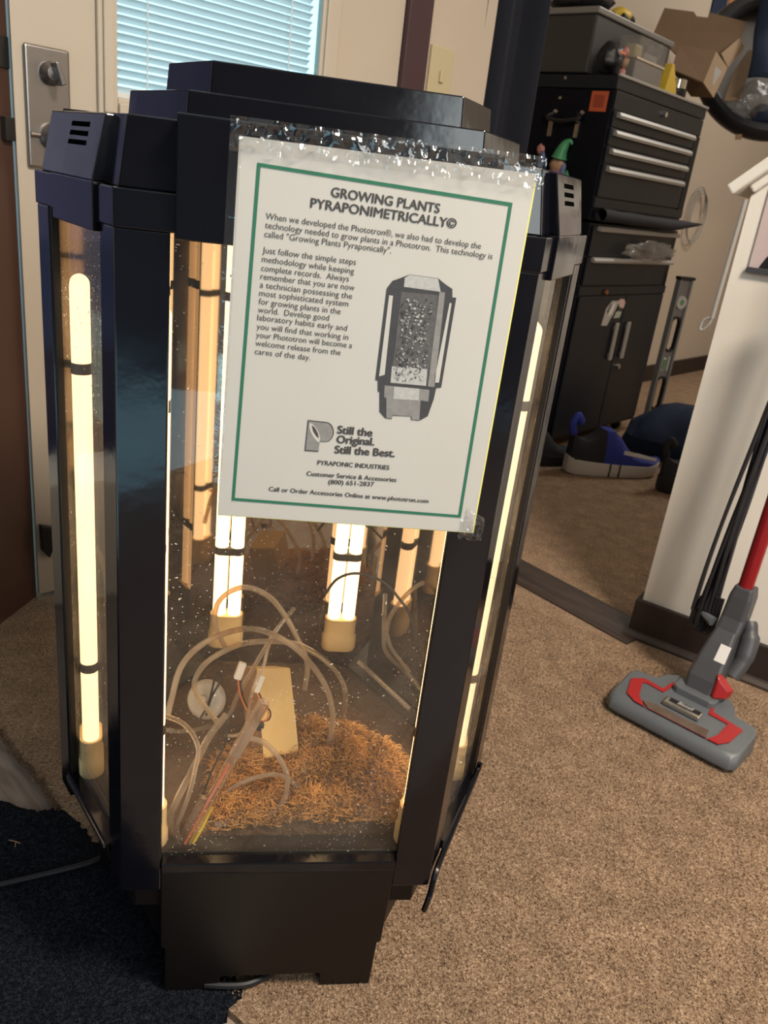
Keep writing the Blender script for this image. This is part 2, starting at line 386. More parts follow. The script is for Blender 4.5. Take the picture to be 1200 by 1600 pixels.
MB().loft([[(x, y, z) for y, z in pr] for x in (-.02, .95)]).build('threshold_plank', M['thresh'], th)

# ------------------------------------------------------------------ structure: walls and ceiling
DO = (-.49, .872); DA = R(36)
wd_ = struct('wall_back', (DO[0], DO[1], 0), DA)
wb = MB()
wb.box((-3.2, 0, 0), (-1.05, .12, 2.45)); wb.box((-1.05, 0, 0), (-.12, .12, .25)); wb.box((-1.05, 0, 2.05), (-.12, .12, 2.45))
wb.box((-.12, 0, 2.07), (1.0, .12, 2.45))
wb.box((.935, -.0, 0), (1.06, .12, 2.45))
wb.build('wall_panel', M['wall'], wd_)
w2 = struct('window_2', (DO[0], DO[1], 0), DA)               # sidelight beyond the jamb, outside the frame
fr = MB()
for a, b in (((-1.05, .02, .25), (-1.0, .09, 2.05)), ((-.17, .02, .25), (-.12, .09, 2.05)), ((-1.0, .02, .25), (-.17, .09, .30)), ((-1.0, .02, 2.0), (-.17, .09, 2.05))): fr.box(a, b)
fr.build('window_frame', M['wallw'], w2); MB().box((-1.0, .05, .3), (-.17, .055, 2.0)).build('pane', clear_mat('sky_dimming_glass', (.36, .27, .33), 1.45, .01), w2)  # glass tint made up to dim and colour the reflected sky
CO = Vector((.987, 2.089, 0)); CA = R(40)
wf = struct('wall_far', (CO.x, CO.y, 0), CA)
MB().box((-.60, .47, 0), (3.5, .6, 2.45)).build('wall_panel', M['wall'], wf)
MB().box((.72, .455, 0), (3.4, .47, .09)).build('baseboard_far', M['baseb'], wf, bevel=.003)
wr = struct('wall_return')
MB().prism([(.352, 1.50), (.46, 1.58), (.36, 2.20), (.22, 2.20)], 0, 2.45).build('wall_panel', M['wall'], wr)
M['walld'] = mat('darkened_wall', (.13, .13, .15), .85, var=.04, vscale=3)  # unseen walls darkened so the black cabinet reflects less light
wl = struct('wall_left'); MB().box((-2.75, -2.8, 0), (-2.6, .2, 2.45)).build('wall_panel', M['walld'], wl)
wr2 = struct('wall_right'); MB().box((3.4, -2.8, 0), (3.55, 5.2, 2.45)).build('wall_panel', M['wall'], wr2)
wfr = struct('wall_front')
m = MB(); m.box((-2.75, -2.75, 0), (.5, -2.6, 2.45)); m.box((2.0, -2.75, 0), (3.5, -2.6, 2.45)); m.box((.5, -2.75, 0), (2.0, -2.6, 1.0)); m.box((.5, -2.75, 2.25), (2.0, -2.6, 2.45))
m.build('wall_panel', M['walld'], wfr)
w3 = struct('window_added'); m = MB()  # made-up window frame, added around the front fill light
for a, b in (((.5, -2.7, 1.0), (.55, -2.62, 2.25)), ((1.95, -2.7, 1.0), (2.0, -2.62, 2.25)), ((.55, -2.7, 1.0), (1.95, -2.62, 1.05)), ((.55, -2.7, 2.2), (1.95, -2.62, 2.25)), ((1.23, -2.7, 1.05), (1.27, -2.62, 2.2))): m.box(a, b)
m.build('window_frame', M['wallw'], w3)
ce = struct('ceiling')
MB().prism([(-2.75, -2.75), (3.55, -2.75), (3.55, 5.0), (-.15, 2.05), (-2.75, -.55)], 2.45, 2.55).build('ceiling_panel', M['ceil'], ce)
for lx, ly, ll in ((.95, -.8, 'added round ceiling lamp out of view above the carpeted main room'), (2.7, 2.6, 'added round ceiling lamp out of view above the tool chest room')):
    cl = thing('added_ceiling_lamp', ll, 'lamp', (lx, ly, 2.45))  # unseen fixtures, added to go with the overhead fill lights
    MB().lathe([(.0, -.07), (.2, -.06), (.29, -.03), (.3, 0)], 28).build('shade', M['white'], cl, smooth=True)

# pony wall with sloped cap, beside the doorway to the second room
PA = R(-42)
pw = struct('wall_half', (.80, .834, 0), PA)
L = .95; SL = math.tan(R(43))
MB().prismY([(0, 0), (L, 0), (L, .912+L*SL), (0, .912)], 0, .115).build('wall_panel', M['wallw'], pw)
bb = MB(); bb.box((-.012, -.013, .0), (L, 0, .088)); bb.box((-.012, 0, 0), (0, .128, .088))
bb.build('baseboard', M['baseb'], pw, bevel=.003)
MB().loft([[(x, y, z) for y, z in ((-.026, 0), (-.026, .006), (-.020, .014), (-.013, .016), (-.013, 0))] for x in (-.02, L)]).build('shoe_moulding', M['thresh'], pw)
ca = math.atan(SL)
def slope_box(s0, s1, y0, y1, n0, n1):
    ux, uz = math.cos(ca), math.sin(ca); nx, nz = -uz, ux
    P = lambda s, y, n: (s*ux+n*nx, y, .912+s*uz+n*nz)
    vs = [P(s0,y0,n0),P(s1,y0,n0),P(s1,y1,n0),P(s0,y1,n0),P(s0,y0,n1),P(s1,y0,n1),P(s1,y1,n1),P(s0,y1,n1)]
    return MB().add(vs, [(0,3,2,1),(4,5,6,7),(0,1,5,4),(1,2,6,5),(2,3,7,6),(3,0,4,7)])
slope_box(-.022, L/math.cos(ca), -.030, .145, .016, .036).build('cap_board', M['wallw'], pw, bevel=.004)
slope_box(.006, L/math.cos(ca), -.012, .127, 0, .016).build('cap_moulding', M['wallw'], pw, bevel=.004)

# picture on the pony wall
pic = thing('picture', 'pale pink picture with dark base hung on white half wall', 'picture', (.80, .834, 0), PA)
MB().box((.029, -.004, .79), (.20, -.0005, .93)).build('print', M['pinkpaper'], pic)
m = MB(); m.box((.027, -.010, .783), (.204, -.0005, .793)); m.build('ledge', M['vac2'], pic, bevel=.001)
MB().prismY([(.047, .794), (.075, .794), (.085, .815), (.075, .84), (.062, .825), (.055, .812)], -.006, -.0042).build('figure', M['cord'], pic)
MB().prismY([(.060, .826), (.085, .815), (.09, .85), (.065, .85)], -.0055, -.0043).build('figure_shirt', M['red'], pic)
# pull cord hanging along the end of the half wall
def pony(x, y, z): return Vector((.80+x*math.cos(PA)-y*math.sin(PA), .834+x*math.sin(PA)+y*math.cos(PA), z))
lp = thing('pull_cord', 'pale grey cord with small loop hanging at half wall edge', 'cord')
MB().tube([pony(-.006, -.006, .905), pony(-.008, -.006, .80), pony(-.010, -.006, .692)], .0042, 8).build('strand', M['cordg'], lp, smooth=True)
MB().tube(smoothpath([pony(-.010, -.006, .692), pony(-.013, -.006, .680), pony(-.022, -.006, .668), pony(-.027, -.006, .672), pony(-.024, -.006, .686), pony(-.013, -.006, .694)]), .0028, 8).build('loop', M['cordg'], lp, smooth=True)

# ------------------------------------------------------------------ door with window and lock
dr = struct('door_1', (DO[0], DO[1], 0), DA)
DW = .868
m = MB()
m.box((.030, 0, .01), (.19, .042, 2.04)); m.box((.665, 0, .01), (DW, .042, 2.04)); m.box((.19, 0, .01), (.665, .042, .925)); m.box((.19, 0, 1.95), (.665, .042, 2.04))
m.build('door_panel', M['door'], dr)
m = MB()    # moulded frame round the window
for i, (a, b, c, d) in enumerate(((.168, .905, .203, 1.97), (.638, .905, .688, 1.97))):
    m.box((a, -.010, b), (c, 0, d)); m.box((a+.008, -.016, b+.008), (c-.008, -.010, d-.008))
m.box((.203, -.010, .905), (.638, 0, .940)); m.box((.203, -.016, .913), (.638, -.010, .932))
m.box((.203, -.010, 1.94), (.638, 0, 1.97))
m.build('window_trim', M['door'], dr, bevel=.003)
MB().box((.19, .030, .925), (.665, .034, 1.95)).build('window_pane', M['glass'], dr)
lk = MB().box((.046, -.008, .813), (.120, 0, .996)).build('lock_plate', M['nickel'], dr, bevel=.004, seg=3)
RX = Matrix.Rotation(R(90), 4, 'X')
MB().lathe([(.0, 0), (.018, 0), (.018, .004), (.013, .010), (.010, .016), (0, .017)], 24, Matrix.Translation((.086, -.008, .958)) @ RX).build('thumb_turn_rose', M['nickel'], lk, smooth=True)
MB().prismY([(.080, .974), (.088, .974), (.098, .944), (.090, .940)], -.046, -.022).build('thumb_turn', M['nickel'], lk, bevel=.002)
MB().lathe([(0, 0), (.021, 0), (.021, .006), (.015, .012), (.011, .02), (.011, .035), (0, .036)], 24, Matrix.Translation((.086, -.008, .864)) @ RX).build('lever_rose', M['nickel'], lk, smooth=True)
MB().tube([(.086, -.040, .864), (.105, -.050, .862), (.150, -.052, .860), (.185, -.050, .858)], [.011, .0105, .009, .007], 14).build('lever', M['nickel'], lk, smooth=True)
MB().tube([(.086, -.009, .864), (.050, -.010, .864)], .004, 8).build('privacy_pin', M['nickel'], lk, smooth=True)
MB().prismY([(.035, .165), (.060, .155), (.066, .125), (.050, .09), (.036, .11)], -.012, 0).build('rubber_stop', M['cord'], dr, bevel=.002)
# jambs
j = struct('trim_2', (-.4800, .8790, 0), math.atan2(-.083, -.027))
MB().box((-.02, -.035, 0), (.30, 0, 2.07)).build('jamb', M['brown'], j)
m = MB(); m.box((-.018, 0, .955), (.012, .0035, 1.00)); m.box((-.016, 0, .850), (.010, .010, .885)); m.build('strike_plate', M['clip'], j, bevel=.001)
j2 = struct('trim_3', (DO[0], DO[1], 0), DA)
MB().box((.870, -.014, 0), (.942, .03, 2.07)).build('casing', M['plum'], j2, bevel=.002)
# blinds
bl = thing('window_blind', 'white slatted blind glowing with daylight in the door window', 'blind', (DO[0], DO[1], 0), DA)
sl = MB()
n = 9
prof = [(-.5+i/(n-1)) for i in range(n)]
tilt = R(-38)
for side_ in (0,):
    rings = []
    for xx in (.207, .634):
        rings.append([(xx, .022+ (t*.0150)*math.cos(tilt), (t*.0150)*math.sin(tilt)+.0012*(1-4*t*t)) for t in prof])
    sl.add(rings[0]+rings[1], [(i, i+1, n+i+1, n+i) for i in range(n-1)])
s0 = sl.build('slat', M['slat'], bl, smooth=True); s0.location = (0, 0, .955)
for i in range(1, 72):
    c = s0.copy(); COL.objects.link(c); c.location = (0, 0, .955+i*.0137)
MB().box((.206, .012, .940), (.636, .028, .950)).build('bottom_rail', M['white'], bl, bevel=.002)
for xx in (.268, .575):
    MB().tube([(xx, .010, .945), (xx, .010, 1.94)], .0013, 6).build('ladder_cord', M['white'], bl)
# light switch
sw = thing('light_switch', 'yellowed light switch plate on narrow wall between casing and curtain', 'switch', (DO[0], DO[1], 0), DA)
MB().box((.958, -.008, 1.03), (1.035, 0, 1.158)).build('plate', M['cream'], sw, bevel=.003)
MB().box((.990, -.014, 1.085), (1.003, -.008, 1.11)).build('toggle', M['cream'], sw, bevel=.002)
# curtain
cu = thing('curtain', 'dark navy curtain hanging beside the light switch', 'curtain', (DO[0], DO[1], 0), DA)
def cur(u, v):
    x = 1.045+.345*u; z = .02+2.1*v
    return (x, .035+.02*math.sin(u*17+.6)+.012*math.sin(u*31+v*1.5), z)
MB().grid(cur, 60, 6).build('cloth', M['navy'], cu, smooth=True, solid=.004)
MB().tube([(1.03, .035, 2.13), (1.42, .035, 2.13)], .012, 10).build('rod', M['steel'], cu)

# ------------------------------------------------------------------ outdoors beyond the door
go = struct('ground_outside', (DO[0], DO[1], 0), DA)
MB().box((-6, .3, -.3), (8, 9, -.2)).build('ground', M['skyout'], go)

# ------------------------------------------------------------------ the grow chamber
S2, SH = .1586, .1847
HX = SH/2; HY = SH*math.sqrt(3)/2; YB = HY + 2*S2*math.sqrt(3)/2; YC = .1982
PLAN = [(-S2, 0), (S2, 0), (S2+HX, HY), (HX, YB), (-HX, YB), (-S2-HX, HY)]
def offset(d, ds=None):
    n = 6; L_ = []
    for i in range(n):
        a, b = Vector(PLAN[i]), Vector(PLAN[(i+1) % n]); t = (b-a).normalized(); nn = Vector((-t.y, t.x)); L_.append((a+nn*(d if i % 2 == 0 or ds is None else ds), t))
    out = []
    for i in range(n):
        p, t = L_[i-1]; q, u = L_[i]
        k = ((q-p).x*u.y-(q-p).y*u.x)/(t.x*u.y-t.y*u.x); r = p+t*k; out.append((r.x, r.y))
    return out
def rot3(v, k):
    a = k*2*math.pi/3; x, y, z = v[0], v[1]-YC, v[2]
    return (x*math.cos(a)-y*math.sin(a), x*math.sin(a)+y*math.cos(a)+YC, z)
ZS, ZBB, ZBT, ZF = .207, .806, .833, .170
G = .1196; FS = .030
ch = thing('grow_chamber', 'tall black six-sided plant growing cabinet with lit lamps behind clear panes', 'grow cabinet', (0, 0, .0008))
# corner pillars (two flanges each)
for i in range(6):
    V = Vector(PLAN[i]); pv = (Vector(PLAN[i-1])-V).normalized(); nx = (Vector(PLAN[(i+1) % 6])-V).normalized()
    la, lb = ((FS, S2-G) if i % 2 == 0 else (S2-G, FS))
    IN = Vector(offset(.007)[i])
    pl = [V+pv*la, V, V+nx*lb, IN+nx*(lb-.004), IN, IN+pv*(la-.004)]
    MB().prism([(p.x, p.y) for p in pl], ZF, ZBB).build('pillar', M['black'], ch, bevel=.0012)
def edge_frame(i):
    a, b = Vector(PLAN[i]), Vector(PLAN[(i+1) % 6]); t = (b-a).normalized(); nin = Vector((-t.y, t.x)); return a, t, nin, (b-a).length
def edge_box(mb, i, t0, t1, o0, o1, z0, z1, mi=0, ot0=None, ot1=None):
    a, t, nn, _ = edge_frame(i); ot0 = o0 if ot0 is None else ot0; ot1 = o1 if ot1 is None else ot1
    P = lambda s, o, z: (*(a+t*s+nn*o), z)
    vs = [P(t0,o0,z0),P(t1,o0,z0),P(t1,o1,z0),P(t0,o1,z0),P(t0,ot0,z1),P(t1,ot0,z1),P(t1,ot1,z1),P(t0,ot1,z1)]
    return mb.add(vs, [(0,3,2,1),(4,5,6,7),(0,1,5,4),(1,2,6,5),(2,3,7,6),(3,0,4,7)], mi)
# panes: clear in front and on the two near bays, smoked mirror behind
edge_box(MB(), 0, S2-G-.006, S2+G+.006, .0075, .0095, ZS-.01, ZBB+.01).build('front_pane', M['pane'], ch)
for i in (1, 5):
    edge_box(MB(), i, FS-.004, SH-FS+.004, .0075, .0095, ZS-.01, ZBB+.01).build('side_pane', M['pane_side'], ch)
    m = MB(); edge_box(m, i, (.148 if i == 1 else .030), (.154 if i == 1 else .036), .0012, .0070, ZS, ZBB)
    m.build('bay_strip', M['black2'], ch)
for i, (a, b) in ((2, (.004, 2*S2-.004)), (4, (.004, 2*S2-.004))):
    edge_box(MB(), i, a, b, .0075, .0105, ZS-.01, ZBB).build('back_panel', M['mirror'], ch)
MB().box((-.138, .356, ZS-.01), (.138, .359, ZBB)).build('back_panel', M['mirror'], ch)
# sills
for i in range(6):
    a, t, nn, Ln = edge_frame(i); f = (S2-G) if i % 2 == 0 else FS
    m = MB(); edge_box(m, i, f+.0005, Ln-f-.0005, -.003, .010, ZS-.012, ZS)
    m.build('sill_rail', M['black'], ch, bevel=.0012)
# plinth tiers
MB().prism(offset(.018), .128, ZS-.012).build('plinth_upper', M['black2'], ch, bevel=.002)
MB().prism(offset(.05), .05, .128).build('plinth_middle', M['black2'], ch, bevel=.002)
MB().prism(offset(.075), .012, .05).build('plinth_lower', M['black2'], ch, bevel=.002)
for k in range(3):
    m = MB(); po = [(-G, ZS-.0125), (-G, .076), (-.1155, .074), (-.1155, 0), (-.057, 0), (-.055, .022), (.056, .022), (.058, 0), (.1155, 0), (.1155, .074), (G, .076), (G, ZS-.0125)]
    m.prismY(po, 0, .03)
    m.v = [rot3((x, y-.003+.020*(1-z/ZS), z), k) for x, y, z in m.v]
    m.build('base_panel', M['black2'], ch, bevel=.0015)
# loose trim strip hanging off the right-hand bay
m = MB(); m.tube(smoothpath([(.2405, .134, .222), (.238, .131, .212), (.214, .089, .203), (.190, .047, .195), (.168, .008, .184), (.160, -.008, .165), (.156, -.010, .145)]), .0032, 6)
m.build('loose_trim_strip', M['black'], ch, smooth=True)
edge_box(MB(), 5, .033, .150, -.0045, -.0032, ZS-.009, ZS-.003).build('bay_trim_strip', M['nickel'], ch)
# cap: band, first tier, stepped lid
MB().prism(offset(-.0012), ZBB, ZBT).build('cap_band', M['black'], ch, bevel=.0012)
MB().prism(offset(.004), ZBT, .881, poly1=offset(.013)).build('cap_tier', M['black'], ch, bevel=.0012)
MB().prism(offset(.063, .068), .881, .9045, poly1=offset(.065, .070)).build('cap_tier', M['black'], ch, bevel=.0012)
MB().prism(offset(.091, .095), .9045, .9290, poly1=offset(.093, .097)).build('cap_tier', M['black'], ch, bevel=.0012)
for k in range(3):
    m = MB(); m.box((-.1155, -.0085, .8025), (.1155, .02, .885)); m.v = [rot3(v, k) for v in m.v]
    m.build('cap_panel', M['black'], ch, bevel=.0012)
for i in (1, 3, 5):
    m = MB(); a, b = .027, SH-.040 if i == 5 else SH-.027
    a, b = (.056, SH-.033) if i == 5 else ((.033, SH-.056) if i == 1 else (.03, SH-.03))
    edge_box(m, i, a, b, -.0040, .02, .799, .834); edge_box(m, i, a, b, -.0040, .02, .834, .880, ot0=.007, ot1=.03)
    vp_ = m.build('vent_panel', M['black'], ch, bevel=.001)
    for k in range(3):
        z0 = .857+k*.0065; c = (a+b)/2; o = -.0040+.0110*(z0-.834)/.046
        s_ = MB(); edge_box(s_, i, c-.020, c+.020, o-.0004, o+.004, z0, z0+.0034, ot0=o+.0007)
        s_.build('vent_slot_shade', M['slot_shade'], vp_)  # dark matte bar on the surface, painted as shade inside an open slit
    # fillet band piece at the bay ends
# lamps
def lamp(x, y, dx, dy, clipdir, dz=0):
    d = Vector((dx, dy, 0)).normalized()*.0098; c = Vector((x, y, 0)); m = MB()
    for s in (-1, 1):
        p = c+d*s; r = .0086
        zs = [.252] + [.742] + [.742+r*math.sin(q*math.pi/10) for q in range(1, 5)] + [.742+r*.999]
        rs = [r, r] + [r*math.cos(q*math.pi/10) for q in range(1, 5)] + [.0006]
        m.tube([(p.x, p.y, z) for z in zs], rs, 14)
    m.tube([c-d+Vector((0,0,.735)), c+d+Vector((0,0,.735))], .006, 10)
    t = m.build('lamp', M['lamp'], ch, smooth=True); t.location.z = dz
    e = d.normalized(); n_ = Vector((-e.y, e.x, 0)); b = MB()
    def stad(hw, hd, z):
        return [tuple(c + e*(s*(hw-hd)) + hd*(math.cos(a)*e*1 + math.sin(a)*n_) + Vector((0,0,z))) for s, a in [(1 if math.cos(q) >= 0 else -1, q) for q in [2*math.pi*(k+.5)/16 for k in range(16)]]]
    b.loft([stad(.0225, .0125, .208), stad(.0235, .0135, .211), stad(.0235, .0135, .228), stad(.0215, .0120, .231), stad(.0215, .0120, .256)])
    b.build('lamp_base', M['socket'], t, smooth=True)
    cv = Vector((*clipdir, 0)).normalized()
    for z in (.345, .665):
        q = MB(); q.loft([stad(.0195, .0094, z), stad(.0195, .0094, z+.010)])
        mid = c+cv*.018; q.tube([c+Vector((0,0,z+.005))+cv*.006, mid+Vector((0,0,z+.005))], .004, 6)
        q.build('lamp_clip', M['clip'], t)
lamp(-.2130, .140, -.2, 1, (-1, .1)); lamp(.2085, .140, .2, 1, (1, .1))
lamp(-.1340, .036, .5, -.866, (-1, -.5)); lamp(.1385, .036, -.5, -.866, (1, -.5))
lamp(-.076, .332, 1, 0, (1, .1), .0475); lamp(.078, .332, 1, 0, (1, .1), .0475)
# black tray and its rim inside
tr = MB(); o1 = offset(.0115); o2 = offset(.034)
tr.loft([[(x, y, ZS-.005) for x, y in o1], [(x, y, ZS+.002) for x, y in o1], [(x, y, ZS+.002) for x, y in o2], [(x, y, ZS-.002) for x, y in o2]])
tr.build('tray', M['inner'], ch, bevel=.001)

# ------------------------------------------------------------------ contents of the chamber
def sstep(t): t = max(0, min(1, t)); return t*t*(3-2*t)
def heap(x, y):
    d = math.hypot((x-.036)/.140, (y-.090)/.125); return sstep((1.0-d)/.5)
def soilz(x, y):
    return .2125 + (.044*heap(x, y))*(.25+.75*sstep((y-.02)/.10))*(.45+.55*sstep((x+.05)/.10)) + .004*noise.noise(Vector((x*30, y*30, 0))) + .003*noise.noise(Vector((x*80, y*80, 3)))
op = [Vector(p) for p in offset(.036)]
def inside(x, y, P=op):
    for i in range(6):
        a, b = P[i], P[(i+1) % 6]
        if (b.x-a.x)*(y-a.y)-(b.y-a.y)*(x-a.x) < 0: return False
    return True
N = 60; m = MB(); idx = {}
def clampin(x, y):
    c = Vector((0, YC)); p = Vector((x, y))
    if inside(x, y): return x, y
    lo, hi = 0, 1
    for _ in range(12):
        k = (lo+hi)/2; q = c+(p-c)*k
        if inside(q.x, q.y): lo = k
        else: hi = k
    q = c+(p-c)*lo; return q.x, q.y
rings = []
for i in range(0, 25):
    r = i/24; ring = []
    for k in range(72):
        a = 2*math.pi*k/72; x, y = clampin(2*math.cos(a), YC+2*math.sin(a)); x, y = x*r, YC+(y-YC)*r
        ring.append((x, y, soilz(x, y) if i < 24 else .207))
    rings.append(ring)
m.loft(rings, cap=False)
so = m.build('potting_soil', M['soil'], smooth=True); tag(so, 'dark brown soil filling the tray of the cabinet', 'soil', kind='stuff')
m = MB()
for i in range(26000):
    x = random.uniform(-.08, .15); y = random.uniform(.034, .215)
    if not inside(x, y) or random.random() > heap(x, y)*1.6: continue
    cl_ = noise.noise(Vector((x*45, y*45, 7)))
    z = soilz(x, y)+.016*max(0, cl_+.1)*heap(x, y)+random.uniform(-.003, .004); a = random.uniform(0, 6.28)+4*cl_; ln = random.uniform(.005, .017); lift = random.uniform(-.002, .006); cv = random.uniform(-3.5, 3.5)
    pts = []
    px, py = x, y
    for k in range(5):
        t = k/4; aa = a+cv*t; pts.append(Vector((px, py, z-.001+lift*math.sin(t*3.0)+.004*t*random.random())))
        px += math.cos(aa)*ln/4; py += math.sin(aa)*ln/4
    if not inside(px, py) or py < .035: continue
    r = random.uniform(.0003, .0008)
    m.tube(pts, [r*.7, r, r, r*.8, r*.3], 3, cap=False, mi=1 if random.random()-.7*cl_ > .72 else 0)
tag(m.build('sphagnum_moss', [M['moss'], M['moss2']]), 'rust brown dried moss heaped over the soil in the cabinet', 'moss', kind='stuff')

# cream box leaning in the middle
bx = thing('cream_box', 'cream yellow plastic box standing tilted on the moss inside the cabinet', 'box')
BL, BR, TL, TR = atY(412, 1186, .110), atY(468, 1176, .110), atY(401, 1044, .163), atY(454, 1043, .163)
bk = (TL-BL).cross(BR-BL).normalized()
if bk.y < 0: bk = -bk
bk = bk*.036 + Vector((-.022, 0, 0))
MB().add([BL, BR, BR+bk, BL+bk, TL, TR, TR+bk, TL+bk], [(0,1,5,4),(1,2,6,5),(2,3,7,6),(4,5,6,7),(3,2,1,0)]).add([BL, BL+bk, TL+bk, TL], [(0,1,2,3)], 1).build('case', [M['boxy'], M['boxs']], bx, bevel=.002, seg=3)
b0 = BL+(BR-BL)*.02-bk.normalized()*.0005
# clear probe tube with orange liquid
pt = thing('glass_probe_tube', 'clear slanted tube with orange liquid standing against the front pane', 'probe tube')
P0, P1 = atY(288, 1322, .020), atY(415, 1092, .062)
MB().tube([P0.lerp(P1, t) for t in (0, .03, .5, .97, 1)], [.003, .0058, .0058, .0058, .004], 14).build('tube', M['tubeg'], pt, smooth=True)
MB().tube([P0.lerp(P1, t)+Vector((-.001, -.001, 0)) for t in (.02, .2, .42, .56)], .0015, 8).build('orange_column', M['orange'], pt, smooth=True)
MB().tube([P0.lerp(P1, t)+Vector((.006, .004, -.002)) for t in (.0, .12, .26)], [.003, .0042, .002], 8).build('amber_residue', M['yellow'], pt, smooth=True)
MB().tube([P0.lerp(P1, t) for t in (.62, .98)], .0066, 14).build('grey_sleeve', M['hose2'], pt, smooth=True)
# pale disc
ds = thing('suction_disc', 'pale grey round plastic disc leaning behind the hoses in the cabinet', 'disc')
c = atY(325, 1092, .135); dm = Matrix.Translation(c) @ Matrix.Rotation(R(-20), 4, 'Z') @ Matrix.Rotation(R(62), 4, 'X')
MB().lathe([(0, .012), (.016, .012), (.0205, .009), (.022, .004), (.0205, 0), (0, 0)], 30, dm).build('cup', M['greyw'], ds, smooth=True)
MB().lathe([(0, .020), (.005, .020), (.006, .012), (0, .012)], 16, dm).build('knob', M['greyw'], ds, smooth=True)
# hoses
def hose(px, ys, r, mt, label, name='air_hose', group=None, cat='hose'):
    n_ = len(px); P = []
    for k, (x, y) in enumerate(px):
        t = k/(n_-1)*(len(ys)-1); i = min(int(t), len(ys)-2); Y = ys[i]+(ys[i+1]-ys[i])*(t-i)
        p = atY(x, y, Y)
        if inside(p.x, p.y): p.z = max(p.z, soilz(p.x, p.y)+r*.6)
        P.append(p)
    o = MB().tube(smoothpath(P, 6), r, 8).build(name, mt, smooth=True)
    return tag(o, label, cat, group)
hose([(262,1118),(268,1092),(284,1040),(320,1004),(372,984),(412,986),(456,1008),(488,1040),(512,1080),(520,1125),(510,1168),(485,1198),(450,1218),(415,1232),(370,1244)], [.10,.12,.13,.12,.09], .0032, M['hose2'], 'widest milky air hose loop arching round the cream box')
hose([(340,1128),(312,1092),(304,1066),(324,1034),(372,1008),(420,1002),(468,1008),(512,1036),(536,1068),(540,1100),(533,1128)], [.10,.11,.15,.17], .0030, M['hose'], 'thin clear hose loop just inside the widest loop above the cream box')
hose([(352,1012),(336,976),(340,944),(360,924),(388,918),(420,932),(444,960),(464,996),(480,1036),(476,1078)], [.26,.25,.22,.2], .0032, M['hose2'], 'amber hose arching in front of the back lamp left of the dark cable')
hose([(508,928),(528,904),(560,896),(600,910),(624,936),(640,960),(650,1000)], [.26,.27,.25], .0018, M['cord'], 'thin black cable arching across the back lamps', 'black_cable', cat='cable')
hose([(602,928),(600,988),(604,1020),(640,1056),(660,1080)], [.3,.28,.22], .0030, M['hose'], 'clear hose hanging down at the far right of the cabinet')
hose([(640,1050),(610,1010),(606,975),(622,945),(645,920),(672,905)], [.24,.26,.28], .0028, M['hose2'], 'milky hose rising steeply to the right hand corner of the cabinet')
hose([(560,1034),(580,1052),(610,1080),(640,1108)], [.25,.2], .0030, M['hose'], 'short clear hose lying slantwise above the moss heap')
hose([(257,1118),(284,1129),(301,1147),(310,1171),(306,1197),(297,1236),(284,1272),(277,1291),(281,1318),(289,1326)], [.05,.03,.022], .0024, M['hose2'], 'pinkish thin hose bending down to the foot of the probe tube')
hose([(354,1116),(327,1151),(306,1192),(273,1258),(266,1280),(275,1304),(286,1306),(296,1286),(318,1246)], [.07,.03,.025,.03], .0036, M['hose'], 'thick clear hose bent in a narrow bow beside the probe tube')
hose([(391,1153),(415,1162),(437,1186),(448,1212),(446,1243),(428,1273),(397,1291),(362,1293),(335,1288)], [.075,.06,.045,.04], .0030, M['hose'], 'brownish hose loop lying on the soil below the cream box')
hose([(334,1258),(362,1232),(393,1217),(426,1210),(450,1217),(465,1234),(461,1260),(437,1284),(405,1296)], [.07,.08,.06,.045], .0025, M['hose'], 'clear flat hose ring on the soil at the edge of the moss')
hose([(255,1140),(290,1143),(325,1135),(356,1118),(372,1085),(398,1040),(432,985),(460,950)], [.12,.13,.15,.19], .0026, M['hose'], 'straight clear hose rising to the back above the cream box')
hose([(352,1150),(372,1148),(384,1135),(392,1090),(402,1062),(412,1040),(418,1015),(424,1000)], [.09,.08,.10,.13], .0018, M['hose2'], 'slender pale wire sleeve rising in front of the cream box')
hose([(354,1125),(352,1160),(338,1190),(328,1212),(318,1240)], [.06,.04], .0011, M['cord'], 'fine dark wire hanging between the disc and the probe tube', 'thin_wire', cat='wire')
hose([(322,1118),(330,1090),(345,1062),(338,1052),(326,1098),(312,1124)], [.115,.108], .0013, M['cord'], 'tangled dark wire in front of the pale disc', 'thin_wire', cat='wire')
# white connectors with red and black leads
def connector(x, y, Y, label, pts):
    o = thing('wire_connector', label, 'connector'); c = atY(x, y, Y)
    MB().obox(c, (.008, .008, .019), (R(-20), R(18), 0)).build('plug', M['white'], o, bevel=.0012)
    for k, (mt, off) in enumerate(((M['orange'], .0), (M['cord'], .0022))):
        MB().tube(smoothpath([atY(px+off*1500, py, Y) for px, py in pts], 5), .0009, 6).build('lead', mt, o, smooth=True)
connector(375, 1048, .118, 'white plug with short leads beside the upper edge of the cream box', [(372, 1062), (374, 1080), (380, 1098), (386, 1110)])
connector(403, 1068, .098, 'white plug with curled red lead in front of the cream box', [(400, 1080), (410, 1100), (419, 1112), (417, 1124), (407, 1127)])
gr = atY(405, 1132, .093)
tag(MB().lathe([(0, .006), (.004, .006), (.0055, .003), (.0055, 0), (0, 0)], 16, Matrix.Translation(gr) @ RX).build('rubber_grommet', M['cord'], smooth=True), 'small black rubber grommet at the end of the red lead', 'grommet')

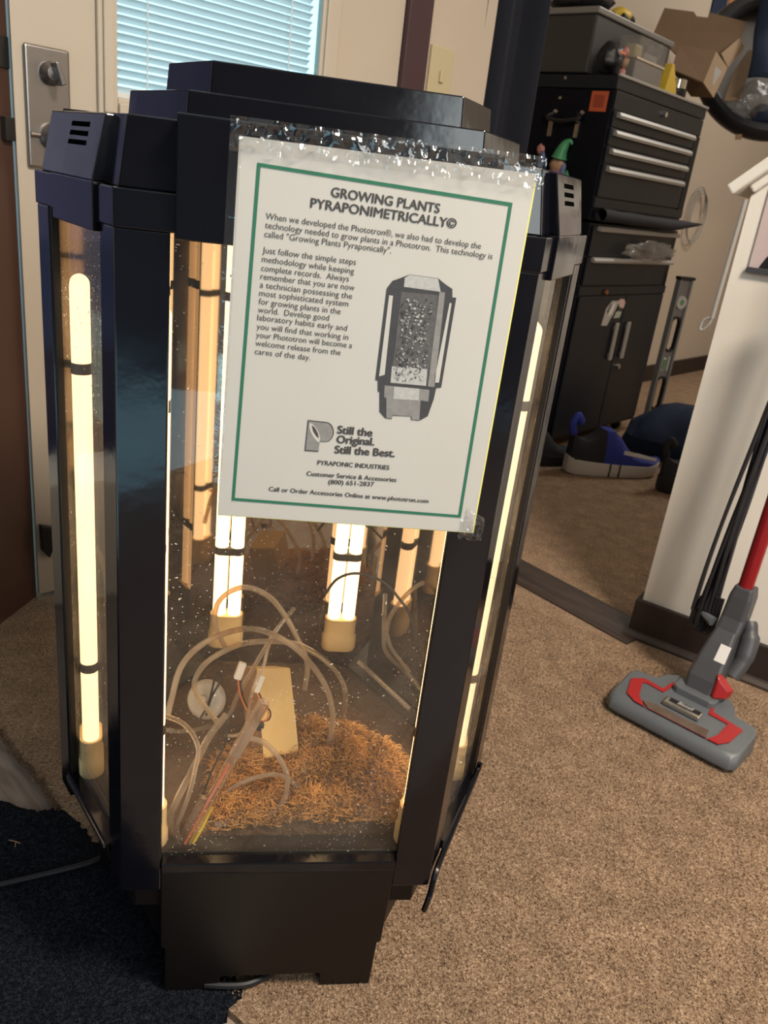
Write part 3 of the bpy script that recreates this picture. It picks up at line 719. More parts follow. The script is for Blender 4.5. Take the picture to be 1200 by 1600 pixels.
# ------------------------------------------------------------------ flyer on the front
YP = -.0125
fl = thing('flyer', 'printed white flyer in a clear sleeve taped to the front of the cabinet', 'flyer')
cTL, cTR, cBL, cBR = atY(374, 212, YP), atY(838, 272, YP), atY(340, 804, YP), atY(738, 832, YP)
def sheet(u, v, off=0, ex=0):
    p = cBL.lerp(cBR, u).lerp(cTL.lerp(cTR, u), v)
    return (p.x, YP+off+.0012*math.sin(u*5+1)*(1-v)*0+.0, p.z)
ps = MB().grid(lambda u, v: sheet(u, v), 6, 8).build('paper_sheet', M['paper'], fl, solid=.0006)
MB().grid(lambda u, v: (sheet(u*1.006+.001, v*.985-.004)[0], YP+.0016, sheet(u, v*.985-.004)[2]), 2, 2).build('backing_sheet', M['paper_y'], fl, solid=.0006)
YT = YP-.0007
def text(t, x0, y0, x1, y1, em, bold=0, mt=None):
    cu_ = bpy.data.curves.new('t', 'FONT'); cu_.body = t; cu_.size = 1; cu_.resolution_u = 3
    ob = bpy.data.objects.new('t', cu_); COL.objects.link(ob)
    dg = bpy.context.evaluated_depsgraph_get(); me = bpy.data.meshes.new_from_object(ob.evaluated_get(dg))
    bpy.data.objects.remove(ob)
    a, b = atY(x0, y0, YT), atY(x1, y1, YT); w = max(v.co.x for v in me.vertices); x_ = min(v.co.x for v in me.vertices)
    d = (b-a); sx = d.length/(w-x_); d.normalize(); up = Vector((-d.z, 0, d.x))
    for v in me.vertices:
        q = a + d*((v.co.x-x_)*sx) + up*(v.co.y*em); v.co = (q.x, YT, q.z)
    if bold:                                                # heavier strokes: the outline repeated a hair to each side
        vs = [v.co.copy() for v in me.vertices]; fs = [tuple(p.vertices) for p in me.polygons]; k_ = len(vs); V2, F2 = [], []
        for q_, (ox, oz) in enumerate(((-1, 0), (1, 0), (0, .5), (0, -.5), (0, 0))):
            V2 += [(v.x+ox*bold*em, v.y-.00001*q_, v.z+oz*bold*em) for v in vs]; F2 += [tuple(i+q_*k_ for i in f_) for f_ in fs]
        me = bpy.data.meshes.new('text_line'); me.from_pydata(V2, [], F2)
    me.materials.clear(); me.materials.append(mt or M['ink'])
    o = bpy.data.objects.new('text_line', me); COL.objects.link(o); o.parent = ps; me.name = 'text_line'
text('GROWING PLANTS', 517, 307, 686, 333, .0092, .030)
text('PYRAPONIMETRICALLY\u00a9', 485, 324, 712, 357, .0092, .030)
for t, x0, y0, x1, y1 in [
    ('When we developed the Phototron\u00ae, we also had to develop the', 415, 342, 751, 389),
    ('technology needed to grow plants in a Phototron.  This technology is', 414, 356, 769, 405),
    ('called "Growing Plants Pyraponically".', 413, 370, 611, 396),
    ('Just follow the simple steps', 410, 395, 556, 414), ('methodology while keeping', 409, 409, 553, 428),
    ('complete records.  Always', 408, 423, 545, 440), ('remember that you are now', 407, 436, 554, 454),
    ('a technician possessing the', 406, 449, 550, 467), ('most sophisticated system', 405, 462, 544, 479),
    ('for growing plants in the', 404, 475, 532, 491), ('world.  Develop good', 403, 488, 514, 501),
    ('laboratory habits early and', 402, 500, 542, 517), ('you will find that working in', 401, 514, 544, 531),
    ('your Phototron will become a', 400, 527, 550, 544), ('welcome release from the', 399, 540, 532, 555), ('cares of the day.', 398, 553, 485, 563)]:
    text(t, x0, y0, x1, y1, .0062)
text('Still the', 527, 677, 581, 682, .0092, .045); text('Original.', 526, 692, 584, 696, .0092, .045); text('Still the Best.', 523, 708, 616, 714, .0092, .045)
text('PYRAPONIC INDUSTRIES', 496, 726, 608, 734, .0054, .028)
text('Customer Service & Accessories', 479, 743, 619, 753, .0054, .026); text('(800) 651-2837', 513, 756, 584, 760, .0054, .026)
text('Call or Order Accessories Online at www.phototron.com', 420, 767, 669, 786, .0053, .026)
def pq(pts, mb, mi=0, dy=0):
    vs = [atY(x, y, YT-dy) for x, y in pts]; mb.add(vs, [tuple(range(len(vs)))], mi)
bo = MB(); q = [(402, 254), (801, 317), (720, 809), (362, 782)]
qi = [atY(x, y, YT) for x, y in q]; ce_ = sum(qi, Vector())/4
inn = [Vector((p.x+(.0024 if p.x < ce_.x else -.0024), YT, p.z+(.0024 if p.z < ce_.z else -.0024))) for p in qi]
bo.add(qi+inn, [(i, (i+1) % 4, 4+(i+1) % 4, 4+i) for i in range(4)]); bo.build('green_border', M['green'], ps)
# the printed logo: letter P with a leaf cut into it
lg = MB(); sc = lambda a: [(460+x/6.667, 640+y/6.667) for x, y in a]
out_ = sc([(140,108),(320,128)]+[(320+86*math.sin(k*math.pi/10)+6, 233-105*math.cos(k*math.pi/10)) for k in range(1, 10)]+[(325,336),(270,334),(262,342),(250,440),(106,430)])
pq(out_, lg, 0)
inn_ = [(x*.93+(512-460)*0+34.3*1, y*.93+47.6) for x, y in out_]; pq([( (x-498)*.93+498, (y-682)*.93+682) for x, y in out_], lg, 1, .0001)
pq(sc([(160,140),(190,150),(225,190),(255,240),(268,300),(262,340),(240,335),(200,290),(168,230),(155,180)]), lg, 2, .0002)
pq(sc([(180,160),(215,190),(245,245),(255,300),(225,275),(195,225)]), lg, 0, .0003)
lg.build('logo', [M['ink'], M['grey2'], M['paper']], ps)
# the printed photograph of the cabinet
pp = MB(); sc = lambda a: [(580+x/5.714, 400+y/5.714) for x, y in a]
pq(sc([(345,165),(600,200),(640,235),(680,265),(725,295),(725,370),(760,372),(625,1175),(580,1180),(560,1275),(505,1430),(430,1470),(355,1462),(355,1430),(190,1425),(185,1455),(125,1448),(75,1390),(75,1215),(60,1210),(60,1115),(38,1105),(140,288),(190,222),(240,205)]), pp, 0)
pq(sc([(345,168),(598,203),(620,320),(292,275),(300,195)]), pp, 2, .0001)
pq(sc([(270,320),(600,350),(540,880),(490,1160),(170,1140),(215,800)]), pp, 4, .0001)
pq(sc([(185,985),(500,1010),(490,1160),(172,1130)]), pp, 2, .0002)
pq(sc([(160,350),(195,355),(120,1060),(70,1075)]), pp, 1, .0002); pq(sc([(700,420),(718,422),(605,1130),(560,1130)]), pp, 1, .0002)
pq(sc([(610,320),(660,325),(565,1170),(505,1165)]), pp, 3, .0002)
pq(sc([(170,1160),(520,1195),(510,1300),(440,1290),(430,1465),(360,1460),(360,1430),(190,1420),(185,1450),(135,1445),(135,1270),(115,1260),(120,1155)]), pp, 3, .0002)
pq(sc([(205,1165),(430,1185),(425,1290),(200,1275)]), pp, 2, .0003)
rnd = random.Random(3)
for k in range(320):
    t = rnd.random(); yy = 380+t*760; x0 = 265-85*t; x1 = 585-80*t; xx = x0+20+(x1-x0-50)*rnd.random(); r = rnd.uniform(5, 17); a0 = rnd.random()*6
    if yy > 1120: continue
    pq(sc([(xx+r*math.cos(a0+k2*1.256)*rnd.uniform(.4, 1.2), yy+r*math.sin(a0+k2*1.256)*rnd.uniform(.4, 1.2)) for k2 in range(5)]), pp, rnd.choice((0, 0, 3, 3, 2)), .0003+.000002*k)
pp.build('printed_photograph', [M['grey1'], M['paper'], M['grey3'], M['grey2'], M['grey1b']], ps)
# clear sleeve: thin film over the sheet with a crinkled top edge and a torn lower corner
def film(u, v):
    p = cBL.lerp(cBR, u).lerp(cTL.lerp(cTR, u), v); z = p.z
    return (p.x, YP-.0022+.0006*noise.noise(Vector((u*6, v*6, 1))), z)
sT, sB = cTL, cBL
def strip(u, v):
    p = cTL.lerp(cTR, u*1.055-.03); z = p.z-.010+.022*v
    return (p.x, YP-.0034+.0046*noise.noise(Vector((u*26, v*5, 2)))+0.0022*noise.noise(Vector((u*60, v*14, 5))), z)
MB().grid(strip, 130, 8).build('sleeve_top', M['film'], fl, smooth=True)
MB().grid(lambda u, v: (cTL.lerp(cBL, v).x-.0065*(1-u)+.002*u, YP-.0018+.001*noise.noise(Vector((u*4, v*20, 9))), cTL.lerp(cBL, v*.9).z), 4, 40).build('sleeve_edge', M['film'], fl, smooth=True)
cc = atY(738, 832, YP)
MB().grid(lambda u, v: (cc.x-.012+.020*u, YP-.001+.006*noise.noise(Vector((u*5, v*5, 4)))-.003*u, cc.z-.006+.030*v*(1-.3*u)), 12, 14).build('sleeve_corner', M['film'], fl, smooth=True)
ct = cTL.lerp(cTR, .51)
MB().grid(lambda u, v: (ct.x-.022+.044*u, YP-.0045+.0006*noise.noise(Vector((u*9, v*5, 7))), ct.z-.006+.017*v), 12, 5).build('tape', M['film'], fl, smooth=True)

# ------------------------------------------------------------------ second room: tool chest on a cabinet
cX = Vector((math.cos(CA), math.sin(CA), 0)); cY = Vector((-math.sin(CA), math.cos(CA), 0))
def chl(x, y, dep=0):                    # pixel -> (x, z) on a plane parallel to the chest front
    d = ray(x, y); p0 = CO+cY*dep; q = CAM + d*((p0-CAM).dot(cY)/d.dot(cY)); return ((q-CO).dot(cX), q.z)
tc_ = thing('tool_chest', 'charcoal steel tool chest with four drawers and bright pulls on black cabinet', 'tool chest', CO, CA)
MB().box((0, 0, .822), (.697, .43, 1.206)).build('body', M['chest2'], tc_, bevel=.003)
MB().box((-.002, -.004, 1.208), (.699, .43, 1.247)).build('lid', M['chest'], tc_, bevel=.003)
MB().box((-.002, -.010, 1.244), (.700, -.003, 1.252)).build('lid_trim', M['handle'], tc_, bevel=.001)
MB().box((.004, -.006, 1.152), (.690, 0, 1.205)).build('front_panel', M['chest'], tc_, bevel=.001)
MB().lathe([(0, .012), (.008, .012), (.009, 0), (0, 0)], 16, Matrix.Translation((.352, -.006, 1.182)) @ RX).build('lock', M['steel'], tc_, smooth=True)
for k, (z0, z1, hz) in enumerate(((1.104, 1.149, 1.137), (1.050, 1.101, 1.085), (.998, 1.047, 1.031), (.895, .995, .979))):
    d = MB().box((.010, -.008, z0), (.640, 0, z1)).build('drawer', M['chest'], tc_, bevel=.0015)
    MB().loft([[(x, y, z) for y, z in ((-.008, hz+.012), (-.018, hz+.010), (-.024, hz+.001), (-.022, hz-.007), (-.008, hz-.005))] for x in (.028, .622)]).build('drawer_pull', M['handle'], d)
MB().box((.648, -.006, .875), (.694, 0, 1.149)).build('corner_post', M['chest2'], tc_, bevel=.001)
MB().box((.0, -.008, .862), (.694, 0, .890)).build('lower_lip', M['chest'], tc_, bevel=.001)
for yy, zz in ((.185, 1.236), (.192, 1.178)):
    MB().lathe([(0, .004), (.005, .003), (.006, 0), (0, 0)], 12, Matrix.Translation((0, yy, zz)) @ Matrix.Rotation(R(-90), 4, 'Y')).build('rivet', M['steel'], tc_, smooth=True)
hd = MB().tube(smoothpath([(-.004, .205, 1.132), (-.02, .215, 1.118), (-.026, .16, 1.108), (-.02, .100, 1.118), (-.004, .11, 1.132)]), .007, 8).build('side_handle', M['cord'], tc_, smooth=True)
for yy in (.108, .208):
    MB().box((-.006, yy-.008, 1.062), (0, yy+.008, 1.112)).build('handle_bracket', M['steel'], hd, bevel=.002)
    MB().lathe([(0, .006), (.007, .004), (.008, 0), (0, 0)], 12, Matrix.Translation((0, yy-.02+.012, 1.137)) @ Matrix.Rotation(R(-90), 4, 'Y')).build('handle_screw', M['steel'], hd, smooth=True)
wl_ = MB().box((-.0015, .018, 1.143), (-.0002, .078, 1.201)).build('warning_label', M['olabel'], tc_)
MB().box((-.0022, .030, 1.155), (-.0016, .066, 1.190)).build('warning_print', mat('dark_orange_print', (.30, .05, .02), .7), wl_)

cb = thing('tool_cabinet', 'black steel rolling cabinet with two doors under the tool chest', 'tool cabinet', CO, CA)
MB().box((.012, 0, .052), (.712, .43, .815)).build('body', M['chest2'], cb, bevel=.003)
for z0, z1, hz in ((.708, .806, .797), (.612, .704, .696)):
    d = MB().box((.03, -.008, z0), (.655, 0, z1)).build('drawer', M['chest'], cb, bevel=.0015)
    MB().loft([[(x, y, z) for y, z in ((-.008, hz+.010), (-.018, hz+.008), (-.024, hz), (-.022, hz-.007), (-.008, hz-.005))] for x in (.052, .690)]).build('drawer_pull', M['handle'], d)
MB().box((.02, -.006, .578), (.708, 0, .606)).build('cross_rail', M['chest'], cb, bevel=.001)
for x0, x1, hx in ((.03, .375, .333), (.381, .700, .428)):
    d = MB().box((x0, -.008, .065), (x1, 0, .573)).build('cabinet_door', M['chest'], cb, bevel=.002)
    m = MB(); m.box((hx-.012, -.022, .335), (hx+.012, -.014, .475)); m.box((hx-.008, -.014, .345), (hx+.008, -.008, .36)); m.box((hx-.008, -.014, .45), (hx+.008, -.008, .465))
    m.build('door_pull', M['handle'], d, bevel=.002)
MB().lathe([(0, .01), (.009, .01), (.01, 0), (0, 0)], 14, Matrix.Translation((.430, -.008, .302)) @ RX).build('lock', M['steel'], cb, smooth=True)
MB().lathe([(0, .014), (.008, .012), (.01, .004), (.006, 0), (0, 0)], 14, Matrix.Translation((.200, -.006, .588)) @ RX).build('copper_knob', mat('copper', (.5, .22, .1), .3, metal=1), cb, smooth=True)
for xx in (.06, .66):
    for yy in (.05, .38):
        w = MB().lathe([(0, -.012), (.019, -.012), (.022, -.008), (.022, .008), (.019, .012), (0, .012)], 18, Matrix.Translation((xx, yy, .022)) @ Matrix.Rotation(R(90), 4, 'Y')).build('caster', M['cord'], cb, smooth=True)
        MB().box((xx-.02, yy-.02, .043), (xx+.02, yy+.02, .052)).build('caster_plate', M['steel'], w)
st = MB()
def stk(pts, mi, dy=0): st.add([(x, -.0085-dy, z) for x, z in pts], [tuple(range(len(pts)))], mi)
stk([(.225, .468), (.270, .466), (.285, .49), (.30, .505), (.33, .555), (.27, .556), (.235, .53)], 0)
stk([(.262, .50), (.285, .545), (.30, .55), (.285, .51)], 1, .0003); stk([(.245, .515), (.262, .545), (.270, .545), (.255, .51)], 2, .0003)
stk([(.318, .556), (.335, .562), (.365, .560), (.378, .545), (.372, .527), (.345, .522)], 3)
stk([(.308, .492), (.355, .492), (.365, .512), (.35, .52), (.32, .515)], 4); stk([(.33, .517), (.358, .515), (.362, .53), (.335, .53)], 2, .0003)
st.build('door_stickers', [M['greyw'], M['white'], M['grey1'], mat('pale_pink_vinyl', (.6, .42, .38), .5), mat('pale_green_vinyl', (.36, .4, .33), .5)], cb)

bc = thing('black_cloth', 'folded black cloth sticking out between tool chest and cabinet', 'cloth', CO, CA)
def clo(u, v):
    x = .02+.80*u; w = (1 if u < .72 else max(0, 1-(u-.72)/.28)**.8)
    a = v*2*math.pi; zc = .842-.012*u+.02*max(0, u-.7)/.3
    return (x, -.028+.022*math.cos(a)*w - .06*max(0, u-.7), zc+.020*math.sin(a)*w+.003*noise.noise(Vector((u*9, v*3, 0))))
MB().grid(clo, 40, 12).build('cloth', M['shoeb'], bc, smooth=True)
pb = thing('plastic_bag', 'clear crumpled plastic bag resting on the cabinet drawer pull', 'bag', CO, CA)
def bag(u, v):
    th_, ph = u*2*math.pi, v*math.pi
    x, y, z = math.sin(ph)*math.cos(th_), math.sin(ph)*math.sin(th_), math.cos(ph)
    k = 1+.35*noise.noise(Vector((x*2.2, y*2.2, z*2.2)))+.12*noise.noise(Vector((x*7, y*7, z*7)))
    return (.43+.19*x*k, -.040+.024*y*k, .735+.034*z*k)
MB().grid(bag, 40, 24).build('film', M['bag'], pb, smooth=True)

def cthing(name, label, cat): return thing(name, label, cat, CO, CA)
# on top of the chest
to = cthing('storage_tote', 'long dark grey storage tote standing on the tool chest', 'tote')
MB().box((.005, .115, 1.2525), (.545, .40, 1.418)).build('tub', M['gbox'], to, bevel=.006)
MB().box((-.002, .108, 1.418), (.552, .407, 1.437)).build('lid', M['gclear'], to, bevel=.004)
bn = cthing('clear_bin', 'small cloudy plastic bin in front of the long grey tote', 'bin')
m = MB(); m.box((.150, .03, 1.2525), (.352, .10, 1.32)); m.build('tub', M['gclear'], bn, bevel=.004)
MB().box((.150, .03, 1.322), (.352, .10, 1.385)).build('clear_wall', M['bag'], bn)
MB().box((.17, .05, 1.322), (.22, .09, 1.365)).build('white_roll', M['cream'], bn, bevel=.006); MB().box((.24, .05, 1.322), (.33, .09, 1.35)).build('folded_paper', M['greyw'], bn)
MB().box((.148, .027, 1.318), (.354, .03, 1.324)).build('rim', M['steel'], bn)
po_ = cthing('black_pouch', 'lumpy black cable pouch with orange tag on tool chest', 'pouch')
def lump(c, r, amp=.2, seed=0, nu=24, nv=14):
    def fn(u, v):
        a, ph = u*2*math.pi, v*math.pi; d = Vector((math.sin(ph)*math.cos(a), math.sin(ph)*math.sin(a), math.cos(ph)))
        k = 1+amp*noise.noise(d*1.8+Vector((seed, seed, seed))); return (c[0]+r[0]*d.x*k, c[1]+r[1]*d.y*k, c[2]+r[2]*d.z*k)
    return MB().grid(fn, nu, nv)
lump((.045, .062, 1.298), (.05, .04, .048), .25, 3).build('pouch_body', M['cord'], po_, smooth=True)
MB().box((.015, .016, 1.310), (.05, .0195, 1.317)).build('orange_tag', M['orange'], po_)
for k, (dx, dz, mt) in enumerate(((0, .012, 'pink'), (.006, .045, 'skin'), (-.004, .072, 'pink'))):
    o = lump((.118+dx, .055, 1.2525+dz+.004), (.014, .014, .016), .2, 10+k, 14, 10).build('trinket', M[mt], smooth=True)
    o.location = CO; o.rotation_euler = (0, 0, CA)
    tag(o, ('lowest pink trinket beside the cloudy bin', 'tan trinket between two pink ones by the cloudy bin', 'topmost pink trinket stacked beside the cloudy bin')[k], 'trinket')
yw = cthing('yellow_wedge', 'upright yellow plastic wedge leaning beside the cloudy bin', 'wedge')
MB().prismY([(.375, 1.2525), (.475, 1.2525), (.462, 1.275), (.408, 1.345), (.395, 1.345)], .02, .05).build('wedge', M['yellow'], yw, bevel=.003)
cn = cthing('paint_can', 'short black can with silver top on the tool chest', 'can')
MB().lathe([(0, 0), (.034, 0), (.036, .004), (.036, .034), (0, .034)], 22, Matrix.Translation((.535, .055, 1.2525))).build('can_body', M['cord'], cn, smooth=True)
MB().lathe([(0, .034), (.033, .034), (.033, .062), (.030, .065), (0, .064)], 22, Matrix.Translation((.535, .055, 1.2525))).build('can_lid', M['steel'], cn, smooth=True)
tcase = cthing('black_case', 'flat black case under the open cardboard box', 'case')
MB().box((.565, .105, 1.2525), (.695, .40, 1.300)).build('shell', M['cord'], tcase, bevel=.006)
cbx = thing('cardboard_box', 'open brown cardboard box with raised flaps on the tool chest', 'box')
T0 = ((CO+cX*.70+cY*.06+Vector((0, 0, 1.36)))-CAM).dot(_f)        # distance of the chest's far top corner, on which it stands
def pt_(x, y, dt=0): return CAM+ray(x, y)*(T0+dt)
def plate(name, pts, mt): MB().add([pt_(*p) for p in pts], [tuple(range(len(pts)))]).build(name, mt, cbx, solid=.005)
plate('front_wall', [(1060, 70, .02), (1118, 80, .02), (1098, 129, -.02), (1050, 109, -.02)], M['card'])
plate('side_wall', [(1118, 80, .02), (1136, 106, .14), (1114, 153, .10), (1098, 129, -.02)], M['card2'])
plate('back_wall', [(1038, 13, .17), (1084, 19, .17), (1088, 26, .17), (1106, 28, .17), (1108, 20, .17), (1166, 35, .17), (1162, 50, .17), (1150, 78, .17), (1136, 106, .15), (1060, 90, .15), (1022, 50, .17)], M['card'])
plate('side_flap', [(1126, 84, .10), (1154, 60, .16), (1163, 74, .20), (1137, 106, .15)], M['card2'])
plate('bottom', [(1098, 129, -.018), (1114, 152, .10), (1080, 150, .12), (1050, 109, -.018)], M['card'])
plate('grey_label', [(1118, 104, .05), (1127, 112, .09), (1114, 134, .07), (1107, 122, .03)], M['greyw'])
dl = cthing('cordless_drill', 'yellow and black cordless drill lying on the grey tote', 'drill')
lump((.30, .20, 1.475), (.05, .03, .022), .12, 6).build('motor_housing', M['yellow'], dl, smooth=True)
MB().tube([(.335, .20, 1.475), (.375, .20, 1.472), (.395, .20, 1.470)], [.018, .014, .006], 12).build('chuck', M['cord'], dl, smooth=True)
MB().obox((.285, .185, 1.455), (.04, .032, .03), (0, R(15), 0)).build('battery', M['cord'], dl, bevel=.004)
MB().tube([(.29, .2, 1.47), (.262, .195, 1.452)], [.016, .014], 10).build('grip', M['cord'], dl, smooth=True)
bp = cthing('black_bag', 'soft black bag slumped on the near end of the grey tote', 'bag')
lump((.10, .24, 1.468), (.10, .10, .034), .2, 8).build('bag_body', M['cord'], bp, smooth=True)
# gnome magnet on the side of the chest
gn = thing('gnome_magnet', 'small gnome figure in green hat stuck to the tool chest side', 'magnet', CO+Vector((0, 0, .012)), CA)
gs = [(lump((-.014, .150, .966), (.016, .026, .022), .15, 1), 'skin', 'beard'), (lump((-.012, .150, .935), (.013, .034, .024), .2, 2), 'gnomep', 'body'),
      (lump((-.012, .215, .975), (.008, .013, .028), .2, 4), 'gnomeb', 'raised_arm'), (lump((-.012, .226, 1.010), (.008, .014, .014), .4, 5), 'pink', 'hand'),
      (lump((-.012, .110, .925), (.010, .010, .026), .25, 7), 'gnomeg', 'boot'), (lump((-.012, .128, .950), (.010, .012, .024), .25, 9), 'gnomeb', 'arm')]
for mb_, mt, nm in gs: mb_.build(nm, M[mt], gn, smooth=True)
MB().tube(smoothpath([(-.014, .147, .986), (-.015, .142, 1.008), (-.013, .132, 1.030), (-.012, .118, 1.038), (-.012, .108, 1.030)]), [.027]+[.025-.00092*k for k in range(1, 25)], 12).build('hat', M['gnomeg'], gn, smooth=True)

# spirit level standing against the cabinet
lv = thing('spirit_level', 'grey spirit level with oval hand holes standing beside the black cabinet', 'level', CO+cX*.765+cY*-.03, R(18))
W_, H_ = .072, .635
def oval(cx_, cz, hw, hh, n_=20): return [(cx_+hw*math.cos(2*math.pi*k/n_), cz+(hh-hw)*(1 if math.sin(2*math.pi*k/n_) >= 0 else -1)+hw*math.sin(2*math.pi*k/n_)) for k in range(n_)]
m = MB(); m.box((0, -.008, .012), (.010, .018, H_)); m.box((W_-.010, -.008, .012), (W_, .018, H_)); 
for z0, z1 in ((.012, .095), (.235, .345), (.485, H_)): m.box((.010, 0, z0), (W_-.010, .010, z1))
m.build('beam', M['lgrey'], lv, bevel=.001)
for cz in (.165, .415):
    q = MB(); o_ = oval(W_/2, cz, .020, .066); r_ = oval(W_/2, cz, .026, .074)
    q.loft([[(x, -.004, z) for x, z in r_], [(x, .012, z) for x, z in r_], [(x, .012, z) for x, z in o_], [(x, -.004, z) for x, z in o_], [(x, -.004, z) for x, z in r_]], cap=False)
    q.build('hand_hole_grip', M['cord'], lv)
q = MB().lathe([(.012, 0), (.026, 0), (.026, .010), (.012, .010), (.012, 0)], 24, Matrix.Translation((W_/2, .002, .545)) @ RX).build('round_vial_frame', M['greyw'], lv, smooth=True)
MB().lathe([(0, .006), (.012, .006), (.012, 0), (0, 0)], 20, Matrix.Translation((W_/2, .002, .545)) @ RX).build('vial', M['levgreen'], lv, smooth=True)
m = MB(); m.box((.014, -.006, .262), (.030, .0, .318)); m.box((.042, -.006, .262), (.050, 0, .322)); m.build('centre_vial_frame', M['greyw'], lv, bevel=.001)
MB().tube([(.022, -.008, .27), (.022, -.008, .31)], .005, 10).build('centre_vial', M['levgreen'], lv, smooth=True)
MB().box((-.004, -.010, H_), (W_+.006, .020, H_+.012)).build('end_cap', M['cord'], lv, bevel=.002); MB().box((-.001, -.010, 0), (W_+.001, .020, .012)).build('end_cap', M['cord'], lv, bevel=.002)

# coil of grey cable on the wall beside the chest
cc_ = []
for k in range(60):
    a = k/60*2*math.pi*2.6; cc_.append(CO+cX*(chl(1084, 345, .45)[0]+.10*math.cos(a)+.0005*k)+cY*(.452-.0002*k)+Vector((0, 0, .90+.13*math.sin(a)-.0006*k)))
tag(MB().tube(cc_, .003, 6).build('cable_coil', M['cordg'], smooth=True), 'thin grey cable coil hanging on the wall beside the tool chest', 'cable')
# round black tub on the wall
rt = thing('round_tub', 'round black rimmed tub with bag and cardboard hung by the tool chest', 'tub')
TT = .33
tc0 = pt_(1201, 104, TT); px_ = (T0+TT)/FPX; RR = 103*px_
tx, ty, tz = _r2, _u2, -_f
def tubp(a, b, c): return tc0+tx*a+ty*b+tz*c
rm = MB(); ring = []
for k in range(64):
    a = k/64*2*math.pi; ring.append([tubp((RR+.034*math.cos(b))*math.cos(a), (RR+.034*math.cos(b))*math.sin(a), .04*math.sin(b)) for b in [2*math.pi*j_/10 for j_ in range(10)]])
rm.loft(ring+[ring[0]], cap=False); rm.build('rim', M['cord'], rt, smooth=True)
q = MB(); q.loft([[tubp(RR*math.cos(2*math.pi*k/40), RR*math.sin(2*math.pi*k/40), z) for k in range(40)] for z in (-.05, -.04)]); q.build('tub_back', M['gclear'], rt)
MB().add([pt_(x, y, TT-.02-.0004*(158-y)) for x, y in ((1130, 158), (1156, 158), (1167, 121), (1188, 77), (1169, 79), (1148, 110))], [(0,1,2,3,4,5)]).build('cardboard_sheet', M['card2'], rt, solid=.006)
b_ = pt_(1176, 160, TT-.02)
lump(b_, (.07, .05, .075), .35, 12).build('clear_bag', M['bag'], rt, smooth=True)
b_ = pt_(1192, 178, TT-.01)
lump(b_, (.05, .03, .04), .2, 14).build('dark_bundle', M['dblue'], rt, smooth=True)
MB().obox(pt_(1154, 214, TT-.05), (.025, .004, .02), (0, R(-8), R(-10))).build('tan_tag', M['card2'], rt)
# posters and cloth high on the wall
p1 = chl(1112, 12, .465); p2 = chl(1135, 12, .465)
ps1 = cthing('dark_poster', 'narrow dark navy poster on the wall above the cardboard box', 'poster'); MB().box((p1[0], .462, p1[1]-.06), (p2[0]-.01, .4695, 2.05)).build('sheet', M['dblue'], ps1)
p3 = chl(1162, 12, .465)
ps2 = cthing('orange_poster', 'tall orange and black poster on the wall beside the navy poster', 'poster')
MB().box((p2[0]+.012, .463, p2[1]-.10), (p3[0]-.05, .4695, 2.05)).build('orange_print', M['poster'], ps2); MB().box((p3[0]-.05, .463, p2[1]-.10), (p3[0], .4695, 2.05)).build('dark_margin', M['grey1'], ps2)
jk = thing('dark_blue_jacket', 'dark blue cloth hanging over the round black tub', 'jacket')
def jac(u, v):
    L_ = pt_(1168, 121, .12).lerp(pt_(1186, 10, .16), v); L_ = L_+Vector((0, 0, .30*max(0, v-.7))); return L_+_r2*(.35*u)+_u2*(-.06*u*(1-v))-_f*(.02*math.sin(u*9)+.01*math.sin(v*7))
MB().grid(jac, 24, 16).build('cloth', M['dblue'], jk, smooth=True, solid=.008)

